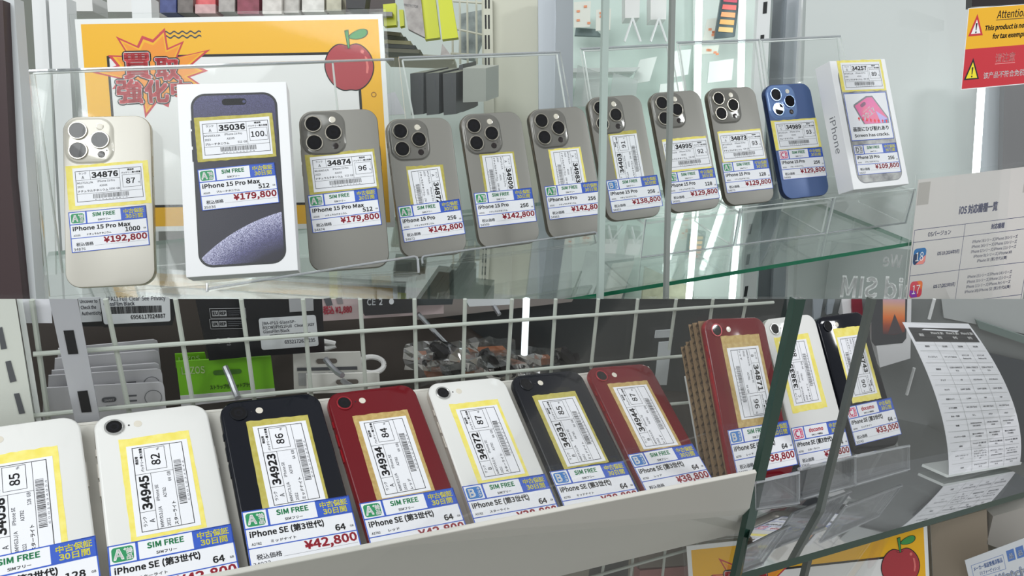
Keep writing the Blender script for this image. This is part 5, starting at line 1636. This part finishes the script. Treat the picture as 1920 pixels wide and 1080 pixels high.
m.hex8([f0, f1, f1 + bk, f0 + bk, f0 + N2 * 0.003, f1 + N2 * 0.003, f1 + bk + N2 * 0.003, f0 + bk + N2 * 0.003], ACE)
m.build('foot_plate', o)

# phone boxes and panels behind the stands
RB = Plane(EYE + ray(1660, 620) * 0.905, CXW, Vector((0, 0, 1)))
RB.n = RB.pn


def rslab(name, back, px, thick, m, label=None, cat=None, parent=None, group=None, edge=None):
    p = RB.lift(-back)
    o = cut_slab(p, px, thick, m, edge).build(name, parent)
    return tag(o, label, cat, group) if label else o


structure(rslab('wall_panel', 38, [(1462, S0), (2000, S0), (2000, 1120), (1462, 1120)], 6, mat('low_right_grey', (120, 124, 124), 0.4)), 'grey back board behind the clear stands')
rb = root('phone_box', RB.hit(1660, 690), 'white phone box printed with an orange and dark picture behind the stands', 'box')
m = MB()
p = RB
ft = [p.hit(1628, S0), p.hit(1709, S0), p.hit(1707, 672), p.hit(1650, 689)]
pb = RB.lift(-26)
bk4 = [pb.hit(1628, S0), pb.hit(1709, S0), ft[2] - RB.pn * 0.026, ft[3] - RB.pn * 0.026]
m.hex8([bk4[3], bk4[2], bk4[1], bk4[0]] + [ft[3], ft[2], ft[1], ft[0]], BOXW)
lf = [p.hit(1616, S0), p.hit(1628, S0), p.hit(1650, 689), p.hit(1641, 683)]
m.build('box_lid', rb)
q = MB()
q.poly(p, [p.xy(1633, S0), p.xy(1701, S0), p.xy(1699, 634), p.xy(1692, 643), p.xy(1640, 648), p.xy(1634, 640)], mat('printed_charcoal', (66, 68, 74), 0.4), 0.3)
gp = mat('printed_flame', (240, 130, 70), 0.4)
nt = gp.node_tree
tc = nt.nodes.new('ShaderNodeTexCoord')
sx = nt.nodes.new('ShaderNodeSeparateXYZ')
mr = nt.nodes.new('ShaderNodeMapRange')
crp = nt.nodes.new('ShaderNodeValToRGB')
for e_, (ps, cc) in zip((0, 1), ((0.0, (72, 60, 70)), (1.0, (226, 180, 196)))):
    crp.color_ramp.elements[e_].position = ps
    crp.color_ramp.elements[e_].color = lin(cc)
for ps, cc in ((0.28, (176, 84, 60)), (0.5, (250, 130, 60)), (0.78, (246, 180, 130))):
    e_ = crp.color_ramp.elements.new(ps)
    e_.color = lin(cc)
nt.links.new(tc.outputs['Object'], sx.inputs[0])
nt.links.new(sx.outputs['Z'], mr.inputs['Value'])
nt.links.new(mr.outputs[0], crp.inputs['Fac'])
nt.links.new(crp.outputs['Color'], nt.nodes['Principled BSDF'].inputs['Base Color'])
pp = [p.xy(1655, S0), p.xy(1697, S0), p.xy(1696, 622), p.xy(1676, 628), p.xy(1655, 626)]
zb = rb.location.z
mr.inputs['From Min'].default_value = p(0, pp[3][1]).z - zb
mr.inputs['From Max'].default_value = p(0, pp[0][1]).z - zb
q.poly(p, pp, gp, 0.5)
q.poly(p, [p.xy(1664, 627), p.xy(1677, 588), p.xy(1692, 624)], mat('printed_peak', (84, 74, 80), 0.4), 0.6)
q.build('printed_phone', rb)
rslab('red_box', 14, [(1596, S0), (1616, S0), (1622, 640), (1604, 640)], 18, mat('box_maroon', (132, 44, 58), 0.4), 'narrow maroon box beside the white phone box behind the stands', 'box')
rslab('white_box', 18, [(1578, S0), (1596, S0), (1602, 600), (1582, 600)], 18, BOXW, 'thin white box edge left of the maroon box', 'box')
for q_, lb in (([(1524, S0), (1544, S0), (1538, 596), (1526, 600)], 'pale tube end left of the black phone on the stands'), ([(1552, S0), (1566, S0), (1560, 588), (1550, 590)], 'grey tube end above the black phone on the stands')):
    rslab('tube_end', 22, q_, 8, mat('tube_grey', (150, 158, 164), 0.3), lb, 'tube', group='tube ends behind the stands')
rslab('steel_sheet', 34, [(1765, S0), (1990, S0), (1990, 640), (1770, 596)], 3, mat('panel_steel', (178, 182, 182), 0.3), 'light steel panel behind the comparison table', 'panel')
rslab('steel_sheet', 30, [(1850, 662), (1990, 694), (1990, 880), (1880, 860)], 3, mat('panel_dark_blue', (58, 64, 72), 0.35), 'dark blue grey panel right of the comparison table', 'panel')
rslab('glass_rail', 24, [(1830, 600), (1990, 654), (1990, 668), (1836, 616)], 4, mat('rail_green_grey', (110, 126, 122), 0.2), 'green grey glass edge running behind the comparison table', 'rail')
for a, b, lb in (((1752, S0), (1742, 598), 'white diagonal bar above the comparison table'), ((1714, 690), (1700, 740), 'white diagonal bar left of the comparison table'), ((1640, 940), (1630, 980), 'short white bar under the lower glass shelf')):
    tag(MB().tube([RB.lift(-26).hit(*a), RB.lift(-26).hit(*b)], 0.0018, WPNT, 8).build('metal_bar'), lb, 'bar', 'thin white bars at the lower right')

# ---- below the lower shelf: second poster, boxes, sign
UPL = Vector((-0.02, 0.16, 0.98)).normalized()
PP = Plane(EYE + ray(1560, 1040) * 0.83, CXW, UPL)
poster('yellow poster with an apple under the lower glass shelf', Sheet(297, 210, PP.hit(1287, 1024), PP.hit(1738, 978), PP.hit(1752, 1290), PP.hit(1310, 1350)))
BW = Plane(EYE + ray(1700, 1000) * 0.93, CXW, UPL)
structure(MB().slab(BW, [BW.xy(*v) for v in [(900, 1010), (1440, 1010), (2000, 905), (2000, 1250), (900, 1250)]], -5, 0, mat('under_shelf_grey', (132, 128, 116), 0.5)).build('wall_under'), 'grey board under the lower shelf')
for q_, c, lb in (([(1745, 985), (1850, 955), (1855, 1080), (1750, 1090)], (150, 138, 122), 'beige carton right of the lower poster'), ([(1862, 968), (1960, 940), (1960, 1060), (1850, 1020)], (160, 156, 150), 'pale carton at the lower right corner')):
    p = BW.lift(30)
    tag(MB().slab(p, [p.xy(*v) for v in q_], -20, 0, mat('carton_%d' % c[0], c, 0.5)).build('carton'), lb, 'carton', 'cartons under the lower shelf')
WP = BW.lift(60)
sh = Sheet(120, 80, WP.hit(1809, 1051), WP.hit(1938, 1003), WP.hit(1960, 1110), WP.hit(1830, 1140))
o = root('product_sign', WP.hit(1880, 1120), 'pale blue printed sign at the lower right corner', 'sign')
bd = MB().box(sh, 0, 120, 0, 80, -0.6, 0, mat('sign_pale', (204, 208, 212), 0.5)).build('sign_board', o)
q = MB()
SB_ = mat('sign_blue', (88, 120, 180), 0.5)
q.frame(sh, 8, 11, 64, 33, 0.6, SB_, 0.1)
q.text(sh, 'メーカー保証整備済製品', 11, 21, 5.6, SB_, 0.1, 0.02, fit=50)
q.text(sh, '(リファービッシュ)', 20, 30, 4.6, SB_, 0.1, 0.02, fit=34)
for k in range(3):
    q.rect(sh, 70 + 16 * k, 8, 83 + 16 * k, 24, SB_, 0.1)
    q.text(sh, '品', 76.5 + 16 * k, 20, 6, mat('sign_pale'), 0.2, 0.03, 'c')
q.text(sh, 'Watch', 44, 50, 12, SB_, 0.1, 0.1, fit=50)
q.text(sh, 'Watch', 44, 50, 12, mat('sign_pale'), 0.2, 0.03, fit=50)
q.build('lettering', bd)
# grid seen under the tray lip
GU = Plane(EYE + ray(1150, 1040) * 0.80, HG, UPL)
go2 = root('wire_grid', GU.hit(1170, 1090), 'wire grid seen under the tray lip beside the lower poster', 'grid')
for a, b in (((1135, 1040), (1125, 1100)), ((1190, 1020), (1180, 1100)), ((1250, 1005), (1240, 1100)), ((1310, 1000), (1300, 1100))):
    MB().tube([GU.hit(*a), GU.hit(*b)], 0.0015, WIRE, 6).build('upright_wire', go2)
for a, b in (((1060, 1096), (1330, 1020)), ((1100, 1052), (1330, 988))):
    MB().tube([GU.hit(*a, 3), GU.hit(*b, 3)], 0.0015, WIRE, 6).build('cross_wire', go2)
for q_, c, lb in (([(1120, 1040), (1180, 1028), (1176, 1100), (1112, 1100)], (60, 60, 60), 'dark packet under the tray lip'), ([(1196, 1030), (1290, 1008), (1290, 1060), (1200, 1066)], (112, 104, 96), 'brown packet under the tray lip beside the lower poster'), ([(1200, 1070), (1290, 1062), (1290, 1110), (1196, 1110)], (150, 100, 96), 'reddish packet under the tray lip')):
    p = GU.lift(-14)
    tag(MB().slab(p, [p.xy(*v) for v in q_], -10, 0, mat('under_pack_%d' % c[0], c, 0.4)).build('packet'), lb, 'packet', 'packets under the tray lip')

# ---- sliding glass doors of the lower case
DL = Plane(TRAY(0, -7) - Y2 * 0.030, HG * 0.4 + X2 * 0.6, Vector((0, 0, 1)), -Y2)
for nm, px, e, em, lf_ in (('window_3', [(-60, S0), (1503, S0), (1377, 1100), (-60, 1100)], [(1491, S0), (1510, S0), (1389, 1095), (1374, 1095)], GEDGED, 0), ('window_4', [(1634, S0), (1990, S0), (1990, 1100), (1504, 1100)], [(1635, S0), (1643, S0), (1511, 1095), (1504, 1095)], DARKEDGE, 0)):
    dp = DL.lift(lf_)
    o = structure(MB().slab(dp, [dp.xy(*v) for v in px], -4, 0, PANE).build(nm), 'sliding glass door of the lower case')
    MB().slab(dp, [dp.xy(*v) for v in e], -4.5, 0.5, em).build('pane_edge', o)

# ------------------------------------------------------------------ shop floor far below
structure(MB().box(lambda x, y, w=0.0: Vector((x, y, w)), -4, 4, -3, 5, -0.05, 0.0, mat('floor_vinyl', (150, 148, 142), 0.5)).build('floor'))
